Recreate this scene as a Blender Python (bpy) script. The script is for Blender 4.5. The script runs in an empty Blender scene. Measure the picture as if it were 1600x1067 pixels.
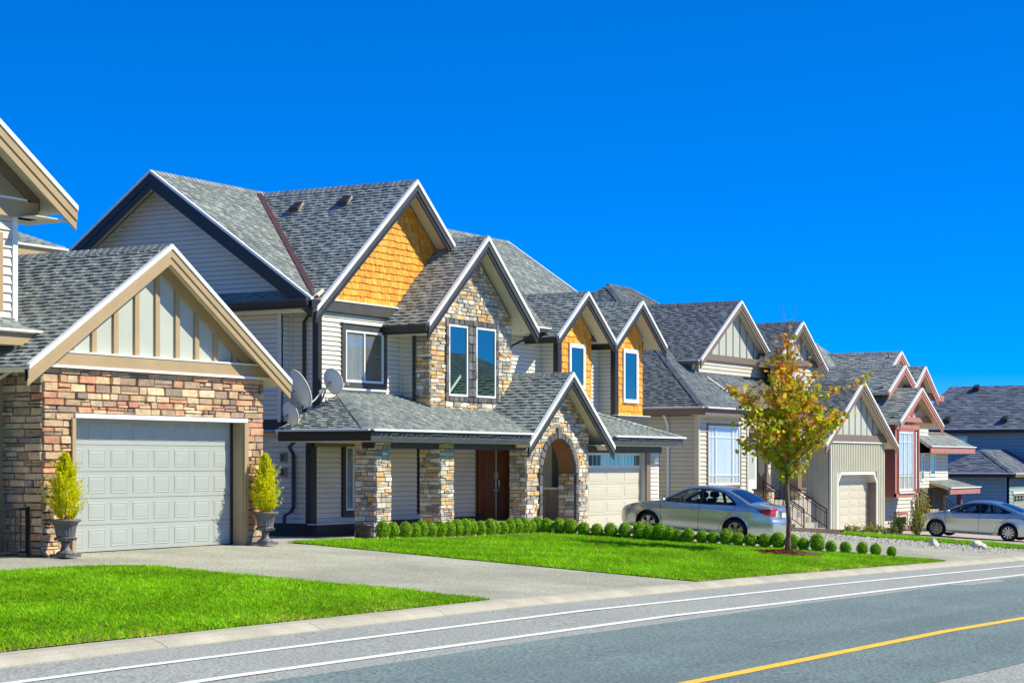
import bpy, bmesh, math, random
import numpy as np
from mathutils import Vector, Matrix
from mathutils.geometry import delaunay_2d_cdt

R = random.Random(7)
SC = bpy.context.scene
COL = SC.collection
PI = math.pi
rad = math.radians

# ------------------------------------------------------------------ camera, sky, sun, exposure
# world: X runs along the street to the right, Y from the street into the plots, Z up; the lens is the origin
cam_d = bpy.data.cameras.new("camera")
cam = bpy.data.objects.new("camera", cam_d)
COL.objects.link(cam)
cam.rotation_euler = (rad(90), 0, rad(-60))
cam_d.sensor_width = 36
cam_d.lens = 67.5
cam_d.shift_y = 0.1184
cam_d.clip_start = 0.5
cam_d.clip_end = 3000
SC.camera = cam

SUN_EL, SUN_AZ = 43.0, 148.0
world = bpy.data.worlds.new("World")
SC.world = world
world.use_nodes = True
wn = world.node_tree
wn.nodes.clear()
w_out = wn.nodes.new("ShaderNodeOutputWorld")
w_bg = wn.nodes.new("ShaderNodeBackground")
w_sky = wn.nodes.new("ShaderNodeTexSky")
w_sky.sky_type = 'NISHITA'
w_sky.sun_disc = False
w_sky.sun_elevation = rad(SUN_EL)
w_sky.sun_rotation = rad(SUN_AZ)
w_sky.altitude = 3000
w_sky.air_density = 0.5
w_sky.dust_density = 0.0
w_sky.ozone_density = 10.0
w_hs = wn.nodes.new("ShaderNodeHueSaturation")
w_hs.inputs['Saturation'].default_value = 1.58
w_hs.inputs['Hue'].default_value = 0.5135
w_gm = wn.nodes.new("ShaderNodeGamma")
w_gm.inputs[1].default_value = 0.65
wn.links.new(w_sky.outputs[0], w_gm.inputs[0])
wn.links.new(w_gm.outputs[0], w_hs.inputs['Color'])
wn.links.new(w_hs.outputs[0], w_bg.inputs[0])
w_bg.inputs[1].default_value = 0.30
wn.links.new(w_bg.outputs[0], w_out.inputs[0])

sun_d = bpy.data.lights.new("sun", 'SUN')
sun_d.energy = 4.8
sun_d.angle = rad(0.5)
sun_d.color = (1.0, 0.92, 0.71)
sun = bpy.data.objects.new("sun", sun_d)
COL.objects.link(sun)
_e, _a = rad(SUN_EL), rad(SUN_AZ)
to_sun = Vector((math.sin(_a) * math.cos(_e), math.cos(_a) * math.cos(_e), math.sin(_e)))
sun.rotation_euler = (-to_sun).to_track_quat('-Z', 'Y').to_euler()
sun.location = (20, -20, 40)

SC.view_settings.view_transform = 'Standard'
SC.view_settings.look = 'None'
SC.view_settings.gamma = 1.0
SC.view_settings.use_curve_mapping = False
SC.view_settings.exposure = 0.4


# ------------------------------------------------------------------ materials
def lin(v):
    v /= 255.0
    return v / 12.92 if v <= 0.04045 else ((v + 0.055) / 1.055) ** 2.4


def C(r, g, b):
    return (lin(r), lin(g), lin(b), 1.0)


MATS = {}


def mat(name, col=None, rough=0.7, var=0.12, scale=3.0, fine=0.0, bump=0.0, bscale=60.0, metal=0.0,
        spec=0.5, coat=0.0, stretch=None, var2=None, ior=1.5, tint=None):
    """Principled material; col None reads the per-piece colour attribute. Noise varies the colour, bump gives grain."""
    m = bpy.data.materials.new(name)
    m.use_nodes = True
    nt = m.node_tree
    N, L = nt.nodes, nt.links
    b = N["Principled BSDF"]
    b.inputs['Roughness'].default_value = rough
    if tint:
        b.inputs['Specular Tint'].default_value = tint
    b.inputs['Metallic'].default_value = metal
    b.inputs['Specular IOR Level'].default_value = spec
    b.inputs['IOR'].default_value = ior
    b.inputs['Coat Weight'].default_value = coat
    b.inputs['Coat Roughness'].default_value = 0.03
    tc = N.new("ShaderNodeTexCoord")
    src = tc.outputs['Object']
    raw = src
    if stretch:
        mp = N.new("ShaderNodeMapping")
        mp.inputs['Scale'].default_value = stretch
        L.new(src, mp.inputs[0])
        src = mp.outputs[0]
    if col is None:
        at = N.new("ShaderNodeAttribute")
        at.attribute_name = "col"
        base = at.outputs['Color']
    else:
        rgb = N.new("ShaderNodeRGB")
        rgb.outputs[0].default_value = col
        base = rgb.outputs[0]
    if var2 is not None:
        n2 = N.new("ShaderNodeTexNoise")
        n2.inputs['Scale'].default_value = scale * 0.35
        n2.inputs['Detail'].default_value = 5
        L.new(src, n2.inputs['Vector'])
        rp = N.new("ShaderNodeValToRGB")
        rp.color_ramp.elements[0].position = 0.42
        rp.color_ramp.elements[1].position = 0.62
        L.new(n2.outputs[0], rp.inputs[0])
        mx = N.new("ShaderNodeMixRGB")
        mx.inputs[2].default_value = var2
        L.new(rp.outputs[0], mx.inputs[0])
        L.new(base, mx.inputs[1])
        base = mx.outputs[0]
    if var2 is not None:
        src = raw
    for sc_, am in ((scale, var), (bscale, fine)):
        if am > 0:
            nz = N.new("ShaderNodeTexNoise")
            nz.inputs['Scale'].default_value = sc_
            nz.inputs['Detail'].default_value = 6
            L.new(src, nz.inputs['Vector'])
            mr = N.new("ShaderNodeMapRange")
            mr.inputs['From Min'].default_value = 0.3
            mr.inputs['From Max'].default_value = 0.7
            mr.inputs['To Min'].default_value = 1 - am
            mr.inputs['To Max'].default_value = 1 + am
            L.new(nz.outputs[0], mr.inputs[0])
            mu = N.new("ShaderNodeVectorMath")
            mu.operation = 'SCALE'
            L.new(base, mu.inputs[0])
            L.new(mr.outputs[0], mu.inputs['Scale'])
            base = mu.outputs[0]
    L.new(base, b.inputs['Base Color'])
    if bump > 0:
        nb = N.new("ShaderNodeTexNoise")
        nb.inputs['Scale'].default_value = bscale
        nb.inputs['Detail'].default_value = 5
        L.new(src, nb.inputs['Vector'])
        bp = N.new("ShaderNodeBump")
        bp.inputs['Strength'].default_value = bump
        bp.inputs['Distance'].default_value = 0.02
        L.new(nb.outputs[0], bp.inputs['Height'])
        L.new(bp.outputs[0], b.inputs['Normal'])
    MATS[name] = m
    return m


def leafmat(name, rough=0.5, trans=0.35):
    m = mat(name, None, rough, 0.0, spec=0.22)
    nt = m.node_tree
    N, L = nt.nodes, nt.links
    b = N["Principled BSDF"]
    tr = N.new("ShaderNodeBsdfTranslucent")
    mx = N.new("ShaderNodeMixShader")
    mx.inputs[0].default_value = trans
    at = [n for n in N if n.type == 'ATTRIBUTE'][0]
    L.new(at.outputs['Color'], tr.inputs[0])
    L.new(b.outputs[0], mx.inputs[1])
    L.new(tr.outputs[0], mx.inputs[2])
    out = [n for n in N if n.type == 'OUTPUT_MATERIAL'][0]
    L.new(mx.outputs[0], out.inputs[0])
    return m


def clearglass(name, tint, ior=1.6):
    m = bpy.data.materials.new(name)
    m.use_nodes = True
    nt = m.node_tree
    N, L = nt.nodes, nt.links
    N.clear()
    out = N.new("ShaderNodeOutputMaterial")
    t = N.new("ShaderNodeBsdfTransparent")
    t.inputs[0].default_value = tint
    g = N.new("ShaderNodeBsdfGlossy")
    g.inputs['Roughness'].default_value = 0.01
    lw = N.new("ShaderNodeLayerWeight")
    lw.inputs[0].default_value = 0.5
    pw_ = N.new("ShaderNodeMath")
    pw_.operation = 'POWER'
    pw_.inputs[1].default_value = 4.0
    L.new(lw.outputs['Facing'], pw_.inputs[0])
    fr = N.new("ShaderNodeMath")
    fr.operation = 'MULTIPLY_ADD'
    fr.inputs[1].default_value = 0.9
    fr.inputs[2].default_value = ((ior - 1) / (ior + 1)) ** 2
    L.new(pw_.outputs[0], fr.inputs[0])
    mx = N.new("ShaderNodeMixShader")
    L.new(fr.outputs[0], mx.inputs[0])
    L.new(t.outputs[0], mx.inputs[1])
    L.new(g.outputs[0], mx.inputs[2])
    L.new(mx.outputs[0], out.inputs[0])
    MATS[name] = m
    return m


shade_backs = {}
cream = mat("cream_vinyl", C(221, 217, 200), 0.5, 0.05, 1.5, 0.03, 0.05, 40)
cream2 = mat("beige_vinyl", C(206, 201, 183), 0.5, 0.05, 1.5, 0.03, 0.05, 40)
tan = mat("tan_paint", C(178, 154, 116), 0.55, 0.06, 2.0, 0.04, 0.08, 50)
tan_dark = mat("taupe_paint", C(128, 112, 98), 0.55, 0.06, 2.0, 0.04, 0.08, 50)
black = mat("black_paint", C(46, 44, 41), 0.45, 0.15, 3.0, 0.1, 0.05, 50)
charcoal = mat("charcoal_paint", C(75, 76, 74), 0.5, 0.15, 3.0, 0.1, 0.05, 50)
white = mat("white_metal", C(238, 241, 236), 0.35, 0.04, 3.0)
soffit = mat("soffit_vinyl", C(222, 214, 190), 0.5, 0.04, 3.0)
panel_w = mat("stucco_panel", C(184, 190, 180), 0.75, 0.05, 1.5, 0.05, 0.12, 90)
ribbed = mat("ribbed_siding", C(200, 199, 178), 0.55, 0.04, 2)
door_w = mat("garage_white", C(173, 179, 173), 0.42, 0.03, 1.2, 0.03, 0.04, 80)
door_c = mat("garage_cream", C(209, 204, 184), 0.42, 0.03, 1.2, 0.03, 0.04, 80)
mortar = mat("mortar", C(150, 130, 110), 0.9, 0.2, 8)
mortar_g = mat("mortar_grey", C(150, 140, 126), 0.9, 0.2, 8)
stone_m = mat("stone", None, 0.85, 0.22, 7, 0.18, 0.7, 34)
shake_m = mat("cedar_shake", None, 0.6, 0.08, 5, 0.22, 0.35, 40, stretch=(3, 3, 0.35))
shingle_m = mat("asphalt_shingle", None, 0.88, 0.12, 1.2, 0.25, 0.3, 160)
blackmetal = mat("black_metal", C(30, 31, 34), 0.35, 0.1, 5, metal=0.3)
brown_metal = mat("brown_flashing", C(92, 62, 52), 0.4, 0.1, 5)
wood_door = mat("mahogany", C(116, 66, 36), 0.3, 0.35, 4, 0.1, 0.1, 60, stretch=(6, 6, 0.7), coat=0.3)
redpaint = mat("red_siding", C(142, 78, 72), 0.55, 0.06, 2)
redtrim = mat("red_trim", C(184, 126, 112), 0.55, 0.06, 2)
bluegrey = mat("blue_siding", C(150, 176, 180), 0.55, 0.06, 2)
concrete = mat("kerb_concrete", C(176, 172, 155), 0.85, 0.16, 1.6, 0.2, 0.3, 70)
concrete2 = mat("drive_concrete", C(176, 168, 156), 0.85, 0.10, 0.8, 0.10, 0.3, 70)
aggregate = mat("exposed_aggregate", C(168, 169, 152), 0.9, 0.12, 0.9, 0.5, 0.5, 30, var2=C(154, 155, 140))
asphalt_l = mat("worn_asphalt", C(154, 159, 153), 0.9, 0.07, 0.35, 0.5, 0.5, 26)
asphalt_d = mat("new_asphalt", C(98, 117, 117), 0.85, 0.10, 0.5, 0.55, 0.5, 24, var2=C(120, 138, 137), stretch=(0.10, 1.6, 1))
paint_w = mat("road_paint_white", C(238, 240, 234), 0.6, 0.10, 3, 0.14, 0.2, 40)
paint_y = mat("road_paint_yellow", C(248, 200, 50), 0.6, 0.10, 3, 0.14, 0.2, 40)
soil = mat("soil", C(104, 92, 62), 0.95, 0.25, 2, 0.3, 0.5, 30)
turf = mat("turf_base", C(112, 150, 20), 0.95, 0.25, 1.2, 0.3, 0.5, 30)
grass_m = leafmat("grass_blade", 0.55, 0.35)
leaf_m = leafmat("leaf", 0.5, 0.5)
box_m = leafmat("boxwood_leaf", 0.45, 0.3)
bark = mat("bark", C(120, 98, 82), 0.9, 0.3, 8, 0.3, 0.6, 30, stretch=(1, 1, 0.3))
mulch_m = mat("mulch", None, 0.95, 0.2, 10)
urn_m = mat("urn_iron", C(104, 104, 104), 0.55, 0.3, 6, 0.2, 0.4, 40, metal=0.1)
dish_m = mat("dish_grey", C(222, 226, 224), 0.45, 0.05, 3)
plastic_g = mat("grey_plastic", C(150, 150, 140), 0.5, 0.05, 3)
plastic_k = mat("black_plastic", C(34, 36, 40), 0.45, 0.1, 3)
gravel_m = mat("white_gravel", None, 0.85, 0.15, 10, 0.2, 0.3, 40)
curtain_m = mat("curtain", C(226, 228, 226), 0.8, 0.05, 4)
blinds_m = mat("blinds", C(150, 158, 160), 0.7, 0.05, 4)
glass_dark = mat("window_glass", (0.012, 0.018, 0.022, 1), 0.015, 0, 1, spec=1.0, ior=2.3, tint=(0.6, 1.0, 0.82, 1))
glass_clear = clearglass("clear_pane", (0.95, 0.97, 0.98, 1), 1.55)
car_glass = clearglass("car_glass", (0.66, 0.74, 0.74, 1), 1.5)
silver = mat("silver_paint", C(196, 209, 208), 0.24, 0.0, 1, metal=0.75, coat=1.0)
tyre_m = mat("tyre_rubber", C(24, 24, 26), 0.8, 0.15, 20)
rim_m = mat("alloy_rim", C(200, 202, 206), 0.25, 0.05, 5, metal=0.9)
red_lens = mat("red_lens", C(196, 16, 24), 0.1, 0.1, 20, coat=1.0)
clear_lens = mat("clear_lens", C(206, 206, 204), 0.08, 0.1, 20, coat=1.0)
amber_lens = mat("amber_lens", C(226, 112, 30), 0.1, 0.1, 20, coat=1.0)
chrome = mat("chrome", C(220, 222, 226), 0.08, 0, 1, metal=1.0)
seat_m = mat("seat_fabric", C(48, 46, 46), 0.9, 0.1, 10)
plate_m = mat("plate", C(214, 216, 220), 0.4, 0.05, 3)
hoop_m = mat("string_light", C(150, 156, 150), 0.5, 0.1, 3)


cream_panel = mat("cream_panel", C(214, 205, 180), 0.6, 0.05, 2)
shade_backs["cream_vinyl"] = mat("cream_vinyl_shade_back", C(116, 108, 88), 0.8, 0.05, 1.5)  # darkened wall backing: shadow lines under the board laps put into its colour
shade_backs["beige_vinyl"] = mat("beige_vinyl_shade_back", C(108, 100, 84), 0.8, 0.05, 1.5)
shade_backs["blue_siding"] = mat("blue_siding_shade_back", C(66, 78, 86), 0.8, 0.05, 1.5)


# ------------------------------------------------------------------ mesh helpers
def link(name, me, parent=None, m=None):
    o = bpy.data.objects.new(name, me)
    COL.objects.link(o)
    if m is not None and me is not None and len(me.materials) == 0:
        me.materials.append(m)
    if parent is not None:
        o.parent = parent
        if parent.type == 'EMPTY':
            o.matrix_parent_inverse = Matrix.Translation(-parent.location)
    return o


def mesh(name, V, F, m=None, parent=None, cols=None, smooth=False):
    me = bpy.data.meshes.new(name)
    me.from_pydata([tuple(v) for v in V], [], F)
    if cols is not None:
        ca = me.color_attributes.new("col", 'FLOAT_COLOR', 'POINT')
        ca.data.foreach_set("color", np.asarray(cols, dtype=np.float32).reshape(-1))
    if smooth:
        me.polygons.foreach_set("use_smooth", [True] * len(me.polygons))
    me.update()
    return link(name, me, parent, m)


class MB:
    """collects shapes for one mesh"""

    def __init__(s):
        s.V, s.F, s.K = [], [], []

    def add(s, V, F, col=None):
        o = len(s.V)
        s.V += [tuple(v) for v in V]
        s.F += [tuple(i + o for i in f) for f in F]
        s.K += [col] * len(V)
        return s

    def box(s, x0, x1, y0, y1, z0, z1, col=None):
        V = [(x0, y0, z0), (x1, y0, z0), (x1, y1, z0), (x0, y1, z0), (x0, y0, z1), (x1, y0, z1), (x1, y1, z1), (x0, y1, z1)]
        return s.add(V, [(0, 3, 2, 1), (4, 5, 6, 7), (0, 1, 5, 4), (1, 2, 6, 5), (2, 3, 7, 6), (3, 0, 4, 7)], col)

    def prism(s, loop, fr, d0, d1, col=None):
        n = len(loop)
        f1 = d1 if callable(d1) else (lambda a, z: d1)
        V = [fr(a, z, d0) for a, z in loop] + [fr(a, z, f1(a, z)) for a, z in loop]
        F = [tuple(range(n, 2 * n)), tuple(reversed(range(n)))] + [(i, (i + 1) % n, n + (i + 1) % n, n + i) for i in range(n)]
        return s.add(V, F, col)

    def rect(s, fr, a0, a1, z0, z1, d0, d1, col=None):
        return s.prism([(a0, z0), (a1, z0), (a1, z1), (a0, z1)], fr, d0, d1, col)

    def tube(s, pts, r, n=6, col=None, cap=True):
        pts = [Vector(p) for p in pts]
        rs = r if isinstance(r, (list, tuple)) else [r] * len(pts)
        V, F = [], []
        prev = None
        for i, p in enumerate(pts):
            d = (pts[min(i + 1, len(pts) - 1)] - pts[max(i - 1, 0)])
            d = d.normalized() if d.length > 1e-9 else Vector((0, 0, 1))
            if prev is None:
                u = d.orthogonal().normalized()
            else:
                u = (prev - d * prev.dot(d))
                u = u.normalized() if u.length > 1e-6 else d.orthogonal().normalized()
            prev = u
            w = d.cross(u)
            for k in range(n):
                a = 2 * PI * (k + .5) / n
                V.append(p + (u * math.cos(a) + w * math.sin(a)) * rs[i])
        for i in range(len(pts) - 1):
            for k in range(n):
                F.append((i * n + k, i * n + (k + 1) % n, (i + 1) * n + (k + 1) % n, (i + 1) * n + k))
        if cap:
            F.append(tuple(reversed(range(n))))
            F.append(tuple(range((len(pts) - 1) * n, len(pts) * n)))
        return s.add(V, F, col)

    def lathe(s, prof, c, n=24, col=None, flute=None):
        V, F = [], []
        for i, (r, z) in enumerate(prof):
            for k in range(n):
                a = 2 * PI * k / n
                rr = r * (1 + (flute[1] * (1 if k % 2 else -1) if flute and flute[0][0] <= i <= flute[0][1] else 0))
                V.append((c[0] + rr * math.cos(a), c[1] + rr * math.sin(a), c[2] + z))
        for i in range(len(prof) - 1):
            for k in range(n):
                F.append((i * n + k, i * n + (k + 1) % n, (i + 1) * n + (k + 1) % n, (i + 1) * n + k))
        F.append(tuple(reversed(range(n))))
        F.append(tuple(range((len(prof) - 1) * n, len(prof) * n)))
        return s.add(V, F, col)

    def build(s, name, m, parent=None, smooth=False):
        cols = None
        if any(k is not None for k in s.K):
            cols = [(k if k is not None else (1, 1, 1, 1)) for k in s.K]
        return mesh(name, s.V, s.F, m, parent, cols, smooth)


def FR(t):
    return lambda a, z, d: (a, t - d, z)


def LF(x):
    return lambda a, z, d: (x - d, a, z)


def RT(x):
    return lambda a, z, d: (x + d, a, z)


def tag(o, label=None, cat=None, group=None, kind=None):
    for k, v in (("label", label), ("category", cat), ("group", group), ("kind", kind)):
        if v:
            o[k] = v
    return o


def thing(name, loc, label, cat, group=None):
    o = bpy.data.objects.new(name, None)
    COL.objects.link(o)
    o.location = loc
    o.empty_display_size = 0.3
    return tag(o, label, cat, group)


def clip_half(poly, nx, nz, c):
    """keep nx*a+nz*z<=c"""
    out = []
    n = len(poly)
    for i in range(n):
        p, q = poly[i], poly[(i + 1) % n]
        dp, dq = nx * p[0] + nz * p[1] - c, nx * q[0] + nz * q[1] - c
        if dp <= 0:
            out.append(p)
        if (dp < 0 < dq) or (dq < 0 < dp):
            u = dp / (dp - dq)
            out.append((p[0] + (q[0] - p[0]) * u, p[1] + (q[1] - p[1]) * u))
    return out


def clip_rect(poly, a0, a1, z0, z1):
    for args in ((-1, 0, -a0), (1, 0, a1), (0, -1, -z0), (0, 1, z1)):
        poly = clip_half(poly, *args)
        if len(poly) < 3:
            return []
    return poly


def area(p):
    return abs(sum(p[i][0] * p[(i + 1) % len(p)][1] - p[(i + 1) % len(p)][0] * p[i][1] for i in range(len(p)))) / 2


def halfplanes(poly):
    """outward half planes of a convex loop"""
    A = sum(poly[i][0] * poly[(i + 1) % len(poly)][1] - poly[(i + 1) % len(poly)][0] * poly[i][1] for i in range(len(poly)))
    P = poly if A > 0 else poly[::-1]
    H = []
    for i in range(len(P)):
        p, q = P[i], P[(i + 1) % len(P)]
        ex, ez = q[0] - p[0], q[1] - p[1]
        l = math.hypot(ex, ez)
        if l < 1e-6:
            continue
        nx, nz = ez / l, -ex / l
        H.append((nx, nz, nx * p[0] + nz * p[1]))
    return H


def clip_convex(poly, H):
    inside = True
    for nx, nz, c in H:
        if any(nx * a + nz * z - c > 1e-6 for a, z in poly):
            inside = False
            poly = clip_half(poly, nx, nz, c)
            if len(poly) < 3:
                return []
    return poly


# ------------------------------------------------------------------ surfaces made of pieces
def wall(house, fr, poly, m, depth=0.16, name="wall"):
    return MB().prism(poly, fr, -depth, 0.0).build(name, shade_backs.get(m.name, m), house)


def siding(w, fr, poly, m, e=0.117, proud=0.03, name="plank", holes=()):
    zs = [z for _, z in poly]
    z = min(zs)
    while z < max(zs) - 1e-4:
        z1 = min(z + e, max(zs))
        lo = [p[0] for p in poly]
        spans = [(min(lo) - 1, max(lo) + 1)]
        for (h0, h1, hz0, hz1) in holes:
            if z1 > hz0 and z < hz1:
                ns = []
                for s0, s1 in spans:
                    if h0 > s0:
                        ns.append((s0, min(s1, h0)))
                    if h1 < s1:
                        ns.append((max(s0, h1), s1))
                spans = [q for q in ns if q[1] > q[0]]
        for s0, s1 in spans:
            c = clip_rect(poly, s0, s1, z + 0.011, z1)
            if len(c) >= 3 and area(c) > 0.004:
                zz = z
                MB().prism(c, fr, 0.001, lambda a, q: 0.006 + proud * (1 - ((q - zz) / e))).build(name, m, w)
        z = z1


def battens(w, fr, xs, zfun, z0, m, bw=0.07, d=0.03, name="batten"):
    for x in xs:
        za, zb = zfun(x - bw / 2), zfun(x + bw / 2)
        if min(za, zb) - z0 > 0.05:
            MB().prism([(x - bw / 2, z0), (x + bw / 2, z0), (x + bw / 2, zb), (x - bw / 2, za)], fr, 0.001, d).build(name, m, w)


STONES_WARM = [C(*c) for c in ((212, 162, 126), (215, 175, 134), (199, 144, 111), (191, 162, 130), (172, 148, 121), (210, 185, 150),
                               (222, 193, 154), (164, 140, 121), (183, 154, 135), (206, 152, 117), (195, 166, 130), (154, 138, 123))]
STONES_PALE = [C(*c) for c in ((221, 213, 193), (204, 196, 178), (230, 225, 205), (183, 174, 159), (218, 190, 145), (227, 184, 125),
                               (163, 158, 149), (198, 192, 181), (237, 230, 207), (174, 166, 145), (218, 174, 117), (148, 144, 137))]
STONES_DARK = [C(*c) for c in ((92, 92, 94), (106, 106, 108), (82, 82, 86), (116, 116, 118))]


def vary(c, v, rr=R):
    k = 1 + rr.uniform(-v, v)
    return (min(1, c[0] * k), min(1, c[1] * k), min(1, c[2] * k), 1)


def stone_piece(loop, fr, depth, col, inset=0.012):
    n = len(loop)
    ca, cz = sum(p[0] for p in loop) / n, sum(p[1] for p in loop) / n
    V = [fr(a, z, 0.001) for a, z in loop] + [fr(a, z, depth * 0.6) for a, z in loop]
    for a, z in loop:
        l = max(1e-4, math.hypot(a - ca, z - cz))
        k = max(0.3, 1 - inset * 1.4 / l)
        V.append(fr(ca + (a - ca) * k, cz + (z - cz) * k, depth * R.uniform(0.85, 1.12)))
    F = [tuple(range(2 * n, 3 * n))]
    for lay in (0, n):
        F += [(lay + i, lay + (i + 1) % n, lay + n + (i + 1) % n, lay + n + i) for i in range(n)]
    return V, F, col


def ashlar(a0, a1, z0, z1, H, W, gap=0.008, split=0.55):
    """random coursed rubble: list of loops"""
    out = []
    z = z0
    while z < z1 - 0.02:
        h = min(H * R.uniform(0.8, 1.25), z1 - z)
        if z1 - z - h < 0.05:
            h = z1 - z
        a = a0
        while a < a1 - 0.01:
            w = W * R.uniform(0.55, 1.5)
            if a1 - a - w < W * 0.35:
                w = a1 - a
            if R.random() < split:
                m_ = h * R.uniform(0.35, 0.65)
                cells = [(a, a + w, z, z + m_)]
                if R.random() < 0.5:
                    b = a + w * R.uniform(0.35, 0.65)
                    cells += [(a, b, z + m_, z + h), (b, a + w, z + m_, z + h)]
                else:
                    cells += [(a, a + w, z + m_, z + h)]
            else:
                cells = [(a, a + w, z, z + h)]
            for c0, c1, e0, e1 in cells:
                g = gap / 2
                j = lambda k: R.uniform(-k, k)
                k = min(0.012, (e1 - e0) * 0.1)
                out.append([(c0 + g + abs(j(k)), e0 + g + abs(j(k))), (c1 - g - abs(j(k)), e0 + g + abs(j(k))), (c1 - g - abs(j(k)), e1 - g - abs(j(k))), (c0 + g + abs(j(k)), e1 - g - abs(j(k)))])
            a += w
        z += h
    return out


class Pieces:
    """the largest pieces become parts, the rest one joined part"""

    def __init__(s, part, name, m, limit):
        s.part, s.name, s.m, s.limit, s.L = part, name, m, limit, []

    def add(s, piece, w=1.0, part=None):
        s.L.append((w, piece, part or s.part))

    def finish(s, plural):
        s.L.sort(key=lambda q: -q[0])
        rest = {}
        for i, (w, (V, F, col), part) in enumerate(s.L):
            if i < s.limit:
                mesh(s.name, V, F, s.m, part, [col] * len(V))
            else:
                rest.setdefault(part.name, (part, MB()))[1].add(V, F, col)
        for part, mb in rest.values():
            tag(mb.build(plural, s.m, part), kind="stuff")


GREY_ROOF = [C(*c) for c in ((140, 149, 146), (148, 157, 153), (126, 135, 133), (158, 166, 160), (144, 152, 149), (132, 141, 138))]
BLUE_ROOF = [C(*c) for c in ((106, 115, 122), (116, 125, 131), (94, 103, 111), (124, 132, 137), (110, 119, 125))]
DARK_ROOF = [C(*c) for c in ((96, 106, 120), (106, 117, 131), (86, 95, 109), (116, 127, 139))]


def roof_slope(house, pts, pal=GREY_ROOF, e=0.132, tw=(0.12, 0.30), thick=0.10, singles=0, deck=None, name="roof_slope"):
    P = [Vector(p) for p in pts]
    n = (P[1] - P[0]).cross(P[2] - P[0])
    if n.length < 1e-6:
        n = (P[2] - P[0]).cross(P[3] - P[0])
    n.normalize()
    if n.z < 0:
        n = -n
    ev = n.cross(Vector((0, 0, 1))).normalized()
    up = n.cross(ev)
    if up.z < 0:
        up = -up
        ev = -ev
    O = P[0]

    def fr(a, b, d):
        return O + ev * a + up * b + n * d
    loop = [((p - O).dot(ev), (p - O).dot(up)) for p in P]
    part = MB().prism(loop, fr, -thick, 0.0).build(name, deck or soffit, house)
    H = halfplanes(loop)
    bmin, bmax = min(p[1] for p in loop), max(p[1] for p in loop)
    amin, amax = min(p[0] for p in loop), max(p[0] for p in loop)
    mb = MB()
    pcs = Pieces(part, "shingle", shingle_m, singles)
    b = bmin
    while b < bmax - 1e-3:
        b1 = min(b + e, bmax)
        a = amin - R.uniform(0, tw[1])
        thickt = R.random() < 0.5
        while a < amax:
            a1 = a + R.uniform(*tw)
            cell = [(a, b), (a1, b), (a1, b1), (a, b1)]
            cl = clip_convex(cell, H)
            if len(cl) >= 3 and area(cl) > 0.0008:
                th = 0.029 if thickt else 0.012
                col = vary(R.choice(pal), 0.08)
                k = len(cl)
                V = [fr(p[0], p[1], 0.0005) for p in cl] + [fr(p[0], p[1], 0.003 + th * (1 - (p[1] - b) / e) + 0.002) for p in cl]
                F = [tuple(range(k, 2 * k))] + [(i, (i + 1) % k, k + (i + 1) % k, k + i) for i in range(k)]
                if singles:
                    pcs.add((V, F, col), area(cl))
                else:
                    mb.add(V, F, col)
            thickt = not thickt
            a = a1
        b = b1
    if singles:
        pcs.finish("shingles")
    elif mb.V:
        tag(mb.build("shingles", shingle_m, part), kind="stuff")
    return part


def ridge(house, p, q, drop=0.5, pal=GREY_ROOF, w=0.15, e=0.17, lift=0.03):
    p, q = Vector(p), Vector(q)
    d = q - p
    L = d.length
    d.normalize()
    lat = Vector((-d.y, d.x, 0)).normalized()
    mb = MB()
    k = int(L / e)
    for i in range(k):
        a, b = p + d * (i * e), p + d * min(L, i * e + e * 1.15)
        l0, l1 = 0.035, 0.012
        V = []
        for c, l in ((a, l0), (b, l1)):
            up = Vector((0, 0, 1))
            V += [c + lat * w - up * (w * drop - l - lift + 0.03), c + up * (l + lift), c - lat * w - up * (w * drop - l - lift + 0.03)]
        V += [v - Vector((0, 0, 0.03)) for v in V[:3]]
        mb.add(V, [(0, 1, 4, 3), (1, 2, 5, 4), (0, 6, 7, 1), (1, 7, 8, 2)], vary(R.choice(pal), 0.1))
    if mb.V:
        tag(mb.build("ridge_caps", shingle_m, house), kind="stuff")


def rakes(house, fr, ac, zc, al, zl, ar, zr, up_m, lo_m=None, drip=None, w=(0.06, 0.14, 0.12), tails=True):
    """barge boards of a gable in the plane fr: apex (ac,zc), feet (al,zl), (ar,zr)"""
    for (af, zf) in ((al, zl), (ar, zr)):
        if af is None:
            continue
        k = math.hypot(af - ac, zf - zc) / abs(af - ac)
        tops = [0.05, 0.05 - w[0] * k, 0.05 - (w[0] + w[1]) * k, 0.05 - sum(w) * k]
        for i, (m, d, nm) in enumerate(((drip or white, 0.07, "drip_edge"), (up_m, 0.045, "rake_board"), (lo_m or up_m, 0.022, "rake_board"))):
            if w[i] <= 0:
                continue
            MB().prism([(ac, zc + tops[i]), (af, zf + tops[i]), (af, zf + tops[i + 1]), (ac, zc + tops[i + 1])], fr, -0.02, d).build(nm, m, house)


def gable(house, t0, t1, sc, zc, hl, hr, k, rm, rm2=None, pal=GREY_ROOF, singles=(0, 0), e=0.132, cap=True, w=(0.06, 0.14, 0.12), tw=(0.12, 0.30)):
    zl, zr = zc - hl * k, zc - hr * k
    roof_slope(house, [(sc, t0, zc), (sc, t1, zc), (sc - hl, t1, zl), (sc - hl, t0, zl)], pal, e, tw, singles=singles[0])
    roof_slope(house, [(sc, t0, zc), (sc, t1, zc), (sc + hr, t1, zr), (sc + hr, t0, zr)], pal, e, tw, singles=singles[1])
    rakes(house, FR(t0), sc, zc, sc - hl, zl, sc + hr, zr, rm, rm2, w=w)
    if cap:
        ridge(house, (sc, t0 - 0.02, zc), (sc, t1, zc), k, pal)


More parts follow.
